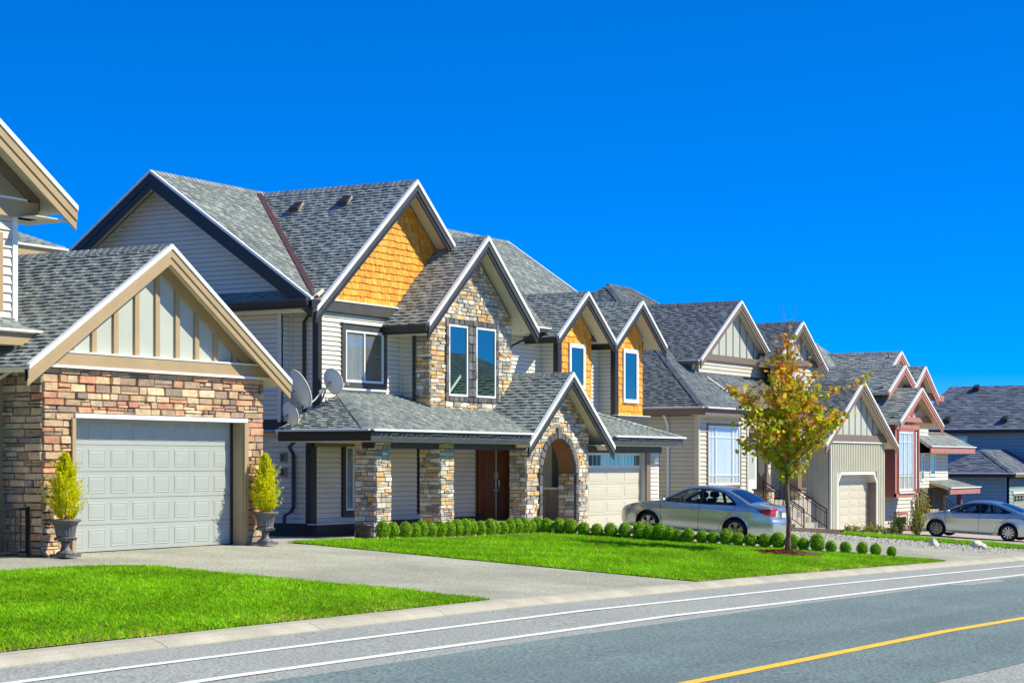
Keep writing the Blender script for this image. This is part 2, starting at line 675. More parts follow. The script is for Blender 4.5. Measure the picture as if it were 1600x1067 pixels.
def gutter(house, p, q, out, m, lip=None, h=0.13, w=0.12):
    """box gutter along p-q just below the points, standing off by `out` (unit xy)"""
    p, q = Vector(p), Vector(q)
    o = Vector((out[0], out[1], 0))
    d = (q - p).normalized()
    V = []
    for c in (p, q):
        V += [c + o * 0.0 + Vector((0, 0, -h)), c + o * w * 0.8 + Vector((0, 0, -h)), c + o * w + Vector((0, 0, 0.0)), c + Vector((0, 0, 0.0))]
    g = mesh("gutter", V, [(0, 1, 2, 3), (7, 6, 5, 4), (0, 4, 5, 1), (1, 5, 6, 2), (2, 6, 7, 3), (3, 7, 4, 0)], m, house)
    V = []
    for c in (p - d * 0.004, q + d * 0.004):
        V += [c + o * 0.01 + Vector((0, 0, 0.004)), c + o * (w + 0.012) + Vector((0, 0, -0.024)), c + o * (w + 0.012) + Vector((0, 0, 0.022)), c + o * 0.01 + Vector((0, 0, 0.03))]
    mesh("gutter_lip", V, [(0, 1, 2, 3), (7, 6, 5, 4), (0, 4, 5, 1), (1, 5, 6, 2), (2, 6, 7, 3), (3, 7, 4, 0)], lip or white, g)
    return g


def spout(house, pts, m, r=0.05, clips=()):
    o = MB().tube(pts, r, 4).build("downspout", m, house)
    return o


def window(house, fr, a0, a1, z0, z1, trim, tw=0.1, frame=white, fw=0.05, cols=1, rows=1, glass=None, curtain=None, sill=True, top_rows=None, d=0.06, trim_w=None, drawn=1.0):
    """trim surround > frame, pane, muntin, curtain"""
    tl, tr_, tb, tt = trim_w or (tw, tw, tw, tw)
    mb = MB()
    for r4 in ((a0 - tl, a0, z0 - tb, z1 + tt), (a1, a1 + tr_, z0 - tb, z1 + tt), (a0, a1, z1, z1 + tt), (a0, a1, z0 - tb, z0)):
        if r4[1] - r4[0] > 1e-4 and r4[3] - r4[2] > 1e-4:
            mb.rect(fr, *r4, 0.001, d)
    w = mb.build("window", trim, house)
    mb = MB()
    for r4 in ((a0, a0 + fw, z0, z1), (a1 - fw, a1, z0, z1), (a0 + fw, a1 - fw, z1 - fw, z1), (a0 + fw, a1 - fw, z0, z0 + fw)):
        mb.rect(fr, *r4, 0.001, d - 0.012)
    mb.build("frame", frame, w)
    ia0, ia1, iz0, iz1 = a0 + fw, a1 - fw, z0 + fw, z1 - fw
    g = glass or glass_dark
    ca = [ia0 + (ia1 - ia0) * i / cols for i in range(cols + 1)]
    for i in range(cols):
        MB().rect(fr, ca[i] + 0.001, ca[i + 1] - 0.001, iz0, iz1, 0.028, 0.034).build("pane", g, w)
        if i:
            MB().rect(fr, ca[i] - 0.025, ca[i] + 0.025, iz0, iz1, 0.024, d - 0.016).build("mullion", frame, w)
    if curtain:
        nb = max(6, int((ia1 - ia0) / 0.05))
        V, F = [], []
        for i in range(nb + 1):
            a = ia0 + (ia1 - ia0) * drawn * i / nb
            dd = 0.012 + 0.007 * math.sin(i * 1.9) + 0.004 * R.uniform(-1, 1)
            V += [fr(a, iz0, dd), fr(a, iz1, dd)]
        F = [(2 * i, 2 * i + 2, 2 * i + 3, 2 * i + 1) for i in range(nb)]
        mesh("curtain", V, F, curtain, w)
    for zq in (top_rows or []):
        MB().rect(fr, ia0, ia1, zq - 0.012, zq + 0.012, 0.02, d - 0.02).build("muntin", frame, w)
    return w


def copy_tree(o, parent=None):
    c = o.copy()
    COL.objects.link(c)
    if parent is not None:
        c.parent = parent
    for ch in list(o.children):
        copy_tree(ch, c)
    return c


# ------------------------------------------------------------------ ground, road, plots
def pw(x, T):
    if x <= T[0][0]:
        return T[0][1]
    for (x0, y0), (x1, y1) in zip(T, T[1:]):
        if x <= x1:
            u = (x - x0) / (x1 - x0)
            return y0 + (y1 - y0) * u
    return T[-1][1]


def zroad(s):
    return pw(s, [(-60, -2.0), (0, -2.06), (15, -2.10), (25, -2.17), (35, -2.34), (45, -2.54), (55, -2.74), (65, -3.02), (75, -3.34), (100, -3.6), (160, -4.2), (400, -6)])


def zpad(s):
    return pw(s, [(-60, -1.64), (31, -1.64), (34, -1.70), (38, -1.80), (45, -1.87), (52, -1.96), (57, -2.15), (62, -2.35), (67, -2.58), (71, -2.68), (75, -2.76), (90, -3.1), (115, -3.8), (160, -4.4), (400, -6)])


T_KERB = 14.3
T_LAWN = 14.75


def g(s, t):
    if t <= T_KERB + 0.1:
        return zroad(s) - 0.0165 * min(14.0, max(0.0, T_KERB - t)) * min(1.0, max(0.0, (s - 15) / 14))
    if t <= T_LAWN:
        return zroad(s) + 0.1
    u = min(1.0, (t - T_LAWN) / (24.0 - T_LAWN))
    return (zroad(s) + 0.1) * (1 - u) + zpad(s) * u


def frange(a, b, st):
    n = max(1, int(round((b - a) / st)))
    return [a + (b - a) * i / n for i in range(n + 1)]


def sheet(name, S, T, dz, m, kind="structure", zf=g, wob=None):
    """S,T: lists; draped grid"""
    V = [(s + (wob(s, t) if wob else 0), t, zf(s, t) + dz) for t in T for s in S]
    n = len(S)
    F = [(j * n + i, j * n + i + 1, (j + 1) * n + i + 1, (j + 1) * n + i) for j in range(len(T) - 1) for i in range(n - 1)]
    o = mesh(name, V, F, m, None, smooth=True)
    tag(o, kind=kind)
    return o


S_ALL = frange(-60, 0, 10) + frange(2, 120, 2) + [130, 160, 220, 300, 400]
sheet("ground", [-400, -200] + S_ALL + [700, 1200], [-300, -60, -20, 0, 6, 10, 14, 14.4, 15, 18, 21, 24, 26, 40, 80, 200, 900], -0.10, soil)
sheet("road", S_ALL, [-1.0, 0, 2, 4, 6, 8, 10, 12, 13, 14, 14.29, 14.38], 0.0, asphalt_l)


def strip(name, t0, t1, dz, m, s0=-20, s1=150, parent=None, wob0=None, wob1=None, kind="structure", st=1.0):
    V, F = [], []
    for i, s in enumerate(frange(s0, s1, st)):
        a = t0(s) if callable(t0) else t0
        b = t1(s) if callable(t1) else t1
        V += [(s, a, g(s, min(a, T_KERB)) + dz), (s, b, g(s, min(b, T_KERB)) + dz)]
        if i:
            F.append((2 * i - 2, 2 * i, 2 * i + 1, 2 * i - 1))
    return tag(mesh(name, V, F, m, parent), kind=kind)


strip("asphalt_overlay", lambda s: 6.12 + 0.12 * math.sin(s * 0.21) - 0.3 * math.exp(-((s - 22) / 6) ** 2),
      lambda s: 11.45 + 0.05 * math.sin(s * 0.7) - (0.35 if 37.5 < s < 41 else 0.0) - 0.15 * math.sin(s * 0.11), 0.004, asphalt_d, st=0.5)
strip("lane_line", 13.17, 13.33, 0.008, paint_w)
strip("lane_line", 11.73, 11.9, 0.008, paint_w)
strip("centre_line", 7.70, 7.87, 0.010, paint_y)

# kerb: a row of rolled concrete lengths with joints
kerb_v = 0
s = -10.0
while s < 120:
    L = 3.0
    V, F = [], []
    prof = [(14.36, -0.06), (14.36, 0.012), (14.45, 0.06), (14.57, 0.098), (14.77, 0.105), (14.79, -0.06)]
    ss = frange(s + 0.006, s + L - 0.006, 1.0)
    for q in ss:
        V += [(q, t, zroad(q) + z) for t, z in prof]
    n = len(prof)
    for i in range(len(ss) - 1):
        F += [(i * n + k, i * n + k + 1, (i + 1) * n + k + 1, (i + 1) * n + k) for k in range(n - 1)]
    F += [tuple(range(n)), tuple(reversed(range((len(ss) - 1) * n, len(ss) * n)))]
    if kerb_v == 0:
        kerb = tag(mesh("kerb", V, F, concrete), kind="structure")
        kerb_v = 1
    else:
        mesh("kerb_stone", V, F, concrete, kerb)
    s += L

# driveways and paths
sheet("driveway", frange(24.9, 32.4, 0.75), frange(T_LAWN + 0.04, 24.3, 0.9), 0.0, aggregate)
sheet("path", frange(8, 24.9, 1.2), frange(22.0, 25.5, 0.7), 0.002, aggregate)
sheet("driveway", frange(46.2, 53.6, 0.75), frange(T_LAWN + 0.04, 25.6, 0.9), 0.0, aggregate)
sheet("path", frange(32.4, 53.6, 1.0), frange(24.15, 29.5, 0.6), -0.006, concrete2)
sheet("driveway", frange(62.0, 76.0, 1.0), frange(T_LAWN + 0.04, 25.8, 0.9), 0.0, concrete2)
sheet("gravel_bed", frange(53.6, 59.4, 0.6), frange(T_LAWN + 0.04, 26.0, 0.75), -0.01, aggregate)

# ------------------------------------------------------------------ lawns
def in_lawn1(s, t):
    if not (8 < s < 24.9 and T_LAWN < t < 22.0):
        return False
    if s > 23.9 and t > 21.0 and (s - 23.9) ** 2 + (t - 21.0) ** 2 > 1.0:
        return False
    return True


def in_lawn2(s, t):
    if not (32.4 < s < 47.5 and T_LAWN < t < 24.15):
        return False
    edge = 43.7 + (24.4 - t) * 0.4 - 0.0
    if s > edge + 0.05:
        return False
    return True


def in_lawn3(s, t):
    return 59.4 < s < 62.0 and T_LAWN < t < 22.0


def lawn_sheet(name, s0, s1, t0, t1, inside, st=0.25):
    S, T = frange(s0, s1, st), frange(t0, t1, st)
    V, F, idx = [], [], {}
    for j in range(len(T) - 1):
        for i in range(len(S) - 1):
            if inside((S[i] + S[i + 1]) / 2, (T[j] + T[j + 1]) / 2):
                f = []
                for a, b in ((i, j), (i + 1, j), (i + 1, j + 1), (i, j + 1)):
                    if (a, b) not in idx:
                        idx[(a, b)] = len(V)
                        V.append((S[a], T[b], g(S[a], T[b]) + 0.012))
                    f.append(idx[(a, b)])
                F.append(tuple(f))
    return tag(mesh(name, V, F, turf), kind="structure")


lawn_sheet("lawn", 8, 24.9, T_LAWN + .05, 22.0, in_lawn1)
lawn_sheet("lawn", 32.4, 47.5, T_LAWN + .05, 24.15, in_lawn2)
lawn_sheet("lawn", 59.4, 62.0, T_LAWN + .05, 22.0, in_lawn3)

rng = np.random.default_rng(3)


def blades(name, s0, s1, t0, t1, inside, n, label, hmin=0.022, hmax=0.062, wid=0.010):
    s = rng.uniform(s0, s1, n)
    t = rng.uniform(t0, t1, n)
    jit = rng.normal(0, 0.02, n)
    keep = np.array([inside(a, b + c) for a, b, c in zip(s, t, jit)])
    # bare, dry patches along the kerb
    bare = np.exp(-(t - T_LAWN) / (0.26 + 0.3 * np.clip((s - 19) / 5, 0, 1) * (s < 30))) * (0.55 + 0.45 * np.sin(s * 1.7 + np.sin(s * 0.6) * 2))
    keep &= rng.uniform(0, 1, n) > bare * 0.95
    keep &= (s - 43.95) ** 2 + (t - 17.6) ** 2 > 0.74 + 0.1 * np.sin(7 * np.arctan2(t - 17.6, s - 43.95))
    s, t, bare = s[keep], t[keep], bare[keep]
    k = len(s)
    z = np.array([g(a, b) for a, b in zip(s, t)]) + 0.008
    patch = 0.5 + 0.5 * np.sin(s * 1.3 + 2 * np.sin(t * 0.9)) * np.sin(t * 1.7 + 1.5 * np.sin(s * 0.7))
    tb_ = np.random.default_rng(11).uniform(0, 1, (64, 64))
    cl_ = tb_[(np.floor(s / 0.11).astype(int) + np.floor(t / 0.4).astype(int)) % 64, np.floor(t / 0.13).astype(int) % 64]
    h = (0.6 + 0.8 * cl_) * rng.uniform(hmin, hmax, k) * (0.8 + 0.4 * patch) * (1 - 0.35 * bare)
    az = rng.uniform(0, 2 * np.pi, k)
    lean = rng.uniform(0.3, 1.5, k) * h
    la = rng.uniform(0, 2 * np.pi, k)
    dx, dy = np.cos(az) * wid * rng.uniform(.6, 1.4, k), np.sin(az) * wid * rng.uniform(.6, 1.4, k)
    V = np.empty((k, 3, 3), np.float32)
    V[:, 0] = np.stack([s - dx, t - dy, z], 1)
    V[:, 1] = np.stack([s + dx, t + dy, z], 1)
    V[:, 2] = np.stack([s + np.cos(la) * lean, t + np.sin(la) * lean, z + h], 1)
    me = bpy.data.meshes.new(name)
    me.vertices.add(3 * k)
    me.vertices.foreach_set("co", V.reshape(-1))
    me.loops.add(3 * k)
    me.loops.foreach_set("vertex_index", np.arange(3 * k, dtype=np.int32))
    me.polygons.add(k)
    me.polygons.foreach_set("loop_start", np.arange(0, 3 * k, 3, dtype=np.int32))
    me.polygons.foreach_set("loop_total", np.full(k, 3, np.int32))
    me.update(calc_edges=True)
    pal = np.array([C(146, 208, 0), C(126, 190, 0), C(168, 220, 6), C(100, 166, 0), C(186, 208, 36), C(198, 182, 96)], np.float32)
    p = np.array([.3, .26, .2, .16, .06, .02])
    idx = rng.choice(6, k, p=p)
    dry = rng.uniform(0, 1, k) < bare * 0.7 + 0.11 * patch ** 2
    idx = np.where(dry, rng.choice([4, 5], k), idx)
    c = pal[idx].copy()
    c[:, :3] *= (0.82 + 0.36 * rng.uniform(0, 1, (k, 1))) * (0.8 + 0.34 * patch[:, None]) * (0.72 + 0.5 * cl_[:, None])
    c = np.repeat(c[:, None, :], 3, 1)
    ca = me.color_attributes.new("col", 'FLOAT_COLOR', 'POINT')
    ca.data.foreach_set("color", c.reshape(-1).astype(np.float32))
    o = link(name, me, None, grass_m)
    tag(o, label, "grass", kind="stuff")
    return o


blades("lawn_grass", 14.2, 24.95, T_LAWN, 22.05, in_lawn1, 430000, "mown green grass of the lawn nearest the camera")
blades("lawn_grass", 32.35, 47.5, T_LAWN, 24.15, in_lawn2, 470000, "mown green grass between the two aggregate driveways", wid=0.011)
blades("lawn_grass", 59.4, 62.0, T_LAWN, 22.0, in_lawn3, 40000, "narrow strip of green grass before the second silver car", 0.05, 0.12, 0.015)


# ------------------------------------------------------------------ house with the stone garage (left edge)
def raised_door(house, fr, a0, a1, z0, z1, cols, rows, m, glass_row=False, frame_m=None, hshare=0.5):
    """sectional garage door: slabs > raised panels"""
    d = MB().rect(fr, a0, a1, z0, z1, -0.05, -0.03).build("garage_door", m, house)
    hh = (z1 - z0) / rows
    ww = (a1 - a0) / cols
    for r in range(rows):
        zb = z0 + r * hh
        if glass_row and r == rows - 1:
            MB().rect(fr, a0, a1, zb + 0.004, zb + hh - 0.004, -0.029, 0.0).build("door_section", frame_m or m, d)
            for c in range(cols):
                x0, x1 = a0 + c * ww + 0.07, a0 + (c + 1) * ww - 0.07
                MB().rect(fr, x0, x1, zb + 0.08, zb + hh - 0.07, 0.001, 0.006).build("pane", glass_dark, d)
                for q in range(1, 4):
                    xx = x0 + (x1 - x0) * q / 4
                    MB().rect(fr, xx - 0.012, xx + 0.012, zb + 0.08, zb + hh - 0.07, 0.007, 0.014).build("muntin", frame_m or m, d)
            continue
        MB().rect(fr, a0, a1, zb + 0.004, zb + hh - 0.004, -0.029, 0.0).build("door_section", m, d)
        for c in range(cols):
            x0, x1 = a0 + c * ww + 0.075, a0 + (c + 1) * ww - 0.075
            y0, y1 = zb + hh * 0.17, zb + hh * 0.83
            b = 0.03
            mb = MB()
            o = [(x0, y0), (x1, y0), (x1, y1), (x0, y1)]
            i1 = [(x0 + b, y0 + b), (x1 - b, y0 + b), (x1 - b, y1 - b), (x0 + b, y1 - b)]
            i2 = [(x0 + 2 * b, y0 + 2 * b), (x1 - 2 * b, y0 + 2 * b), (x1 - 2 * b, y1 - 2 * b), (x0 + 2 * b, y1 - 2 * b)]
            V = [fr(a, z, 0.001) for a, z in o] + [fr(a, z, 0.010) for a, z in [(p[0] + (q[0] - p[0]) * .4, p[1] + (q[1] - p[1]) * .4) for p, q in zip(o, i1)]] + \
                [fr(a, z, 0.003) for a, z in i1] + [fr(a, z, 0.009) for a, z in i2]
            F = []
            for l in (0, 4, 8):
                F += [(l + k, l + (k + 1) % 4, l + 4 + (k + 1) % 4, l + 4 + k) for k in range(4)]
            F.append((12, 13, 14, 15))
            mb.add(V, F).build("raised_panel", m, d)
    return d


h1 = thing("stone_garage_house", (28, 24, -1.64), "house at left edge with white double garage door in tan stone front", "house")
T1 = 24.0
F1 = FR(T1)
SL, SR = 25.07, 31.35
OA, OB, OZ, GZ = 25.82, 30.68, 0.80, -1.64
wf = MB()
for r4 in ((SL, OA, GZ, 1.72), (OB, SR, GZ, 1.72), (OA, OB, OZ, 1.72)):
    wf.rect(F1, *r4, -0.25, 0.0)
wf = wf.build("wall", mortar, h1)
pcs = Pieces(wf, "stone", stone_m, 300)
for r4 in ((SL - 0.03, OA - 0.01, GZ, OZ + 0.09), (OB + 0.01, SR, GZ, OZ + 0.09), (SL - 0.03, SR, OZ + 0.09, 1.68)):
    for lp in ashlar(*r4, 0.128, 0.36, split=0.16, gap=0.006):
        pcs.add(stone_piece(lp, F1, R.uniform(0.035, 0.085), vary(R.choice(STONES_WARM), 0.16)), area(lp) + 10)
ws = wall(h1, LF(SL), [(T1, GZ), (24.95, GZ), (24.95, 1.72), (T1, 1.72)], mortar, 0.2)
for lp in ashlar(T1 - 0.03, 24.95, GZ, 1.68, 0.128, 0.32, split=0.16, gap=0.006):
    pcs.add(stone_piece(lp, LF(SL), R.uniform(0.03, 0.07), vary(R.choice(STONES_WARM[3:]), 0.16)), area(lp), ws)
pcs.finish("stones")
wall(h1, RT(SR), [(T1 + 0.02, GZ), (34, GZ), (34, 1.72), (T1 + 0.02, 1.72)], cream, 0.2)
# opening: header, jambs, door
MB().rect(F1, OA - 0.02, OB + 0.08, OZ + 0.005, OZ + 0.085, 0.0, 0.11).build("door_header", white, h1)
MB().box(OB - 0.022, OB + 0.05, T1 - 0.06, T1 + 0.185, GZ, OZ - 0.002).build("door_jamb", tan, h1)
MB().rect(F1, OB - 0.0, OB + 0.12, GZ, OZ + 0.003, 0.062, 0.10).build("door_jamb", tan, h1)
MB().box(OA - 0.05, OA + 0.012, T1 - 0.06, T1 + 0.30, GZ, OZ - 0.002).build("door_jamb", tan, h1)
MB().rect(F1, OA - 0.09, OA, GZ, OZ + 0.003, 0.062, 0.10).build("door_jamb", tan, h1)
MB().box(OB - 0.05, OB - 0.006, T1 + 0.19, T1 + 0.23, GZ, OZ).build("jamb_shade_strip", black, h1)  # black strip stands in for the jamb's shadow on the door edge
raised_door(h1, FR(T1 + 0.24), OA + 0.005, OB - 0.04, GZ + 0.012, OZ + 0.02, 8, 5, door_w)
# beam and board and batten gable
AX, AZ, K1 = 28.05, 4.06, 0.645
MB().rect(F1, SL - 0.12, SR + 0.10, 1.735, 1.955, -0.1, 0.13).build("beam", tan, h1)
MB().rect(F1, SL - 0.12, SR + 0.10, 1.685, 1.733, -0.05, 0.15).build("beam_flashing", white, h1)
MB().rect(F1, SL + 0.2, SR - 0.2, 1.957, 1.99, -0.05, 0.145).build("beam_flashing", white, h1)
zin = lambda a: AZ - 0.14 - abs(a - AX) * K1
wg = wall(h1, F1, [(AX - (AZ - 0.14 - 1.9) / K1, 1.9), (AX + (AZ - 0.14 - 1.9) / K1, 1.9), (AX, AZ - 0.14)], panel_w, 0.12)
battens(wg, F1, [AX + (i - 4) * 0.58 + 0.05 for i in range(9)], lambda a: zin(a) + 0.02, 1.99, tan, 0.12, 0.045)
for sgn in (-1, 1):
    MB().prism([(AX, AZ - 0.12), (AX + sgn * 3.3, AZ - 0.12 - 3.3 * K1), (AX + sgn * 3.3, AZ - 0.38 - 3.3 * K1), (AX, AZ - 0.38)], F1, 0.0, 0.05 if sgn < 0 else 0.048).build("frieze_board", tan, h1)
gable(h1, 23.62, 33.5, AX, AZ, 3.75, 3.75, K1, tan, singles=(300, 0), w=(0.075, 0.13, 0.115))
MB().rect(FR(23.62), AX - 3.75, AX - 3.70, 1.40, 1.60, -0.05, 0.02).build("fascia_end", charcoal, h1)
# recessed porch wall beside the garage, with its own eave
wl = wall(h1, FR(24.95), [(16, GZ), (SL, GZ), (SL, 2.2), (16, 2.2)], cream, 0.2)
siding(wl, FR(24.95), [(23.0, GZ), (SL - 0.02, GZ), (SL - 0.02, 2.0), (23.0, 2.0)], cream)
MB().rect(FR(24.95), SL - 0.14, SL - 0.02, GZ, 1.9, 0.03, 0.06).build("corner_board", tan, h1)
MB().rect(FR(24.9), 16, SL + 0.05, 1.76, 2.0, -0.05, 0.10).build("beam", tan_dark, h1)
roof_slope(h1, [(16, 24.35, 2.30), (25.3, 24.35, 2.30), (25.3, 25.05, 2.62), (16, 25.05, 2.62)], e=0.145)
MB().rect(FR(24.35), 16, 25.3, 2.06, 2.27, -0.03, 0.04).build("fascia", tan, h1)
gutter(h1, (16, 24.31, 2.32), (25.32, 24.31, 2.32), (0, -1), tan, h=0.02, w=0.08)
MB().box(16, 25.28, 24.36, 24.95, 2.055, 2.075).build("soffit_board", soffit, h1)
spout(h1, [(24.86, 24.42, 2.06), (24.86, 24.42, 1.98), (24.62, 24.78, 1.72), (24.62, 24.78, -1.6)], white, 0.045)
spout(h1, [(25.0, 24.6, 1.76), (25.0, 24.6, 1.66), (24.76, 24.84, 1.42), (24.76, 24.84, -1.6)], white, 0.045)
# upper storey with gable
wu = wall(h1, FR(25.0), [(14, 2.3), (25.42, 2.3), (25.42, 4.5), (14, 4.5)], cream, 0.2)
siding(wu, FR(25.0), [(23.5, 2.55), (25.36, 2.55), (25.36, 4.4), (23.5, 4.4)], cream, e=0.16)
MB().rect(FR(25.0), 25.33, 25.45, 2.4, 4.42, 0.0, 0.05).build("corner_board", white, h1)
MB().rect(FR(25.0), 24.95, 25.07, 2.7, 4.1, 0.03, 0.07).build("corner_board", tan, h1)
MB().box(25.42, 25.44, 25.0, 33, 2.3, 4.5).build("side_wall", cream, h1)
UX, UZ, UK = 21.4, 7.95, 0.662
gable(h1, 24.45, 33, UX, UZ, 5.0, 5.0, UK, tan, w=(0.08, 0.15, 0.14))
MB().prism([(UX - 3, 4.5), (25.4, 4.5), (UX, UZ - 0.15)], FR(25.0), -0.15, 0.0).build("gable_wall", panel_w, h1)
MB().rect(FR(25.0), 16, 25.9, 4.40, 4.70, -0.1, 0.12).build("beam", tan, h1)
MB().rect(FR(25.0), 16, 25.6, 4.705, 4.74, -0.1, 0.14).build("beam_flashing", white, h1)
MB().prism([(UX + 4.6, 4.58), (UX + 4.6, 4.84), (UX, UZ - 0.1), (UX, UZ - 0.5)], FR(25.0), 0.0, 0.06).build("frieze_board", tan_dark, h1)
MB().prism([(24.0, 4.74), (24.62, 4.74), (23.9, 5.55), (23.6, 5.6)], FR(25.0), 0.0, 0.05).build("gable_bracket", tan, h1)
MB().box(25.44, 26.35, 24.5, 25.6, 4.40, 4.42).build("soffit_board", soffit, h1)
# rear wing seen over the garage roof
roof_slope(h1, [(26, 28.5, 4.50), (30.45, 28.5, 4.50), (29.2, 31.6, 5.6), (26, 31.6, 5.6)])
roof_slope(h1, [(30.45, 28.5, 4.50), (30.45, 34, 4.50), (29.2, 31.6, 5.6)])
MB().box(26, 30.42, 28.47, 28.52, 4.22, 4.47).build("fascia", tan, h1)
MB().box(26, 30.46, 28.40, 28.5, 4.475, 4.515).build("gutter_lip", white, h1)
MB().box(26, 30.2, 28.9, 33, 1.0, 4.3).build("rear_wall", cream, h1)
ridge(h1, (30.45, 28.5, 4.5), (29.2, 31.6, 5.6), 0.3)

# ------------------------------------------------------------------ house with the cedar gables (centre)
h2 = thing("cedar_gable_house", (46, 27, -1.85), "two storey house with orange cedar gables, stone bay and stone arched porch", "house")
TA, TB, TC = 27.6, 26.7, 28.4
ZE = 3.90
G2 = -1.86
# main roof, ridge along the street
RT_, RZ = 32.1, 7.33
s0, s1 = 37.4, 55.3
KM = (RZ - ZE) / (RT_ - 27.1)
roof_slope(h2, [(s0, RT_, RZ), (41.95, RT_, RZ), (37.70, 27.1, ZE), (s0, 27.1, ZE)], deck=charcoal)
roof_slope(h2, [(41.95, RT_, RZ), (s1, RT_, RZ), (s1, 27.1, ZE), (46.55, 27.1, ZE)])
roof_slope(h2, [(s0, RT_, RZ), (s1, RT_, RZ), (s1, 37.1, ZE), (s0, 37.1, ZE)], e=0.3, tw=(0.5, 0.9))
ridge(h2, (s0, RT_, RZ), (s1, RT_, RZ), KM)
rakes(h2, LF(s0), RT_, RZ, 27.1, ZE, 37.1, ZE, black, w=(0.06, 0.17, 0.16))
rakes(h2, RT(s1), RT_, RZ, 27.1, ZE, 37.1, ZE, black, w=(0.06, 0.17, 0.16))
MB().box(37.3, 37.74, 27.045, 27.09, 3.70, 3.90).build("fascia", black, h2)
# left gable wall and side wall
wgl = wall(h2, LF(37.9), [(27.6, 4.05), (36.6, 4.05), (RT_, RZ - 0.18)], cream, 0.16)
zi = lambda a: RZ - 0.2 - abs(a - RT_) * KM
siding(wgl, LF(37.9), [(RT_ - (RZ - 0.2 - 4.2) / KM, 4.2), (RT_ + (RZ - 0.2 - 4.2) / KM, 4.2), (RT_, RZ - 0.2)], cream)
wsl = wall(h2, LF(37.9), [(TC, 0.85), (37, 0.85), (37, 4.06), (TC, 4.06)], cream, 0.16)
siding(wsl, LF(37.9), [(TC + 0.06, 1.06), (32.5, 1.06), (32.5, 3.70), (TC + 0.06, 3.70)], cream)
MB().rect(LF(37.9), TC - 0.0, TC + 0.09, 1.0, 3.8, 0.0, 0.045).build("corner_board", cream, h2)
MB().rect(LF(37.9), TC - 0.02, 36, 0.80, 1.04, -0.2, 0.04).build("belly_band", black, h2)
# pent roof under the left gable
roof_slope(h2, [(37.33, 27.15, 3.90), (37.33, 34, 3.90), (37.9, 34, 4.22), (37.9, 27.15, 4.22)])
MB().box(37.28, 37.33, 27.12, 34, 3.70, 3.89).build("fascia", black, h2)
gutter(h2, (37.28, 34, 3.90), (37.28, 27.12, 3.90), (-1, 0), black, charcoal, h=0.14)
MB().box(37.3, 37.9, 27.2, 34, 3.70, 3.72).build("soffit_board", soffit, h2)
# short front wall beside the side wall, return, window wall A
wc = wall(h2, FR(TC), [(37.9, 0.9), (38.4, 0.9), (38.4, 3.9), (37.9, 3.9)], cream, 0.1)
siding(wc, FR(TC), [(37.95, 1.0), (38.3, 1.0), (38.3, 3.7), (37.95, 3.7)], cream)
MB().rect(FR(TC), 38.22, 38.27, 1.0, 3.75, 0.02, 0.05).build("corner_bead", cream, h2)
wr = wall(h2, LF(38.3), [(TA, 0.9), (TC, 0.9), (TC, 3.9), (TA, 3.9)], cream, 0.1)
siding(wr, LF(38.3), [(TA + 0.1, 1.0), (TC, 1.0), (TC, 3.7), (TA + 0.1, 3.7)], cream)
wa = wall(h2, FR(TA), [(38.3, 0.4), (43, 0.4), (43, 4.0), (38.3, 4.0)], cream, 0.1)
siding(wa, FR(TA), [(38.42, 0.9), (42.0, 0.9), (42.0, 3.72), (38.42, 3.72)], cream, holes=((39.27, 41.26, 1.92, 3.45),))
MB().box(38.26, 38.42, TA - 0.04, TA + 0.13, 0.7, 3.78).build("corner_board", black, h2)
MB().rect(FR(TA), 41.93, 41.98, 0.9, 3.75, 0.02, 0.06).build("corner_bead", cream, h2)
window(h2, FR(TA), 39.42, 41.12, 2.02, 3.33, charcoal, 0.15, white, 0.06, 2, 1, glass=glass_clear, curtain=blinds_m, drawn=0.5)
MB().rect(FR(TA), 39.24, 41.3, 3.485, 3.515, 0.03, 0.10).build("window_flashing", white, h2)
MB().rect(FR(TA), 39.24, 41.3, 1.82, 1.865, 0.03, 0.10).build("window_sill", white, h2)
MB().rect(FR(TA), 38.3, 42.0, 3.73, 3.99, 0.0, 0.13).build("beam", charcoal, h2)
MB().rect(FR(TA), 38.3, 42.6, 3.995, 4.03, 0.0, 0.15).build("beam_flashing", white, h2)
# big cedar gable
BX, BZ, BK = 41.95, 7.30, 0.81
gable(h2, 27.1, 33.0, BX, BZ, 4.45, 4.45, BK, charcoal, black, w=(0.09, 0.13, 0.11))
wo = wall(h2, FR(TA), [(BX - 3.95, 4.03), (BX + 3.95, 4.03), (BX, BZ - 0.12)], brown_metal, 0.1)
CEDAR = [C(*c) for c in ((240, 166, 50), (244, 174, 58), (234, 156, 42), (226, 146, 38), (246, 182, 70), (238, 162, 46))]
shakes = Pieces(wo, "shake", shake_m, 300)


def shake_field(part, fr, poly, e=0.172, w=(0.08, 0.20), hidden=None):
    H = halfplanes(poly)
    z = min(p[1] for p in poly)
    zt = max(p[1] for p in poly)
    while z < zt - 0.01:
        a = min(p[0] for p in poly) - R.uniform(0, 0.1)
        while a < max(p[0] for p in poly):
            a1 = a + R.uniform(*w)
            lo = z + R.uniform(-0.012, 0.012)
            c = clip_convex([(a + 0.004, lo), (a1 - 0.004, lo), (a1 - 0.004, z + e), (a + 0.004, z + e)], H)
            if len(c) >= 3 and area(c) > 0.002:
                th, z0_ = R.uniform(0.022, 0.034), z
                k = len(c)
                V = [fr(p[0], p[1], 0.001) for p in c] + [fr(p[0], p[1], 0.004 + th * (1 - 0.85 * (p[1] - z0_) / e)) for p in c]
                F = [tuple(range(k, 2 * k))] + [(i, (i + 1) % k, k + (i + 1) % k, k + i) for i in range(k)]
                ca = sum(p[0] for p in c) / k
                hid = hidden and hidden(ca, z)
                shakes.add((V, F, vary(R.choice(CEDAR), 0.06)), area(c) * (0.01 if hid else 1), part)
            a = a1
        z += e


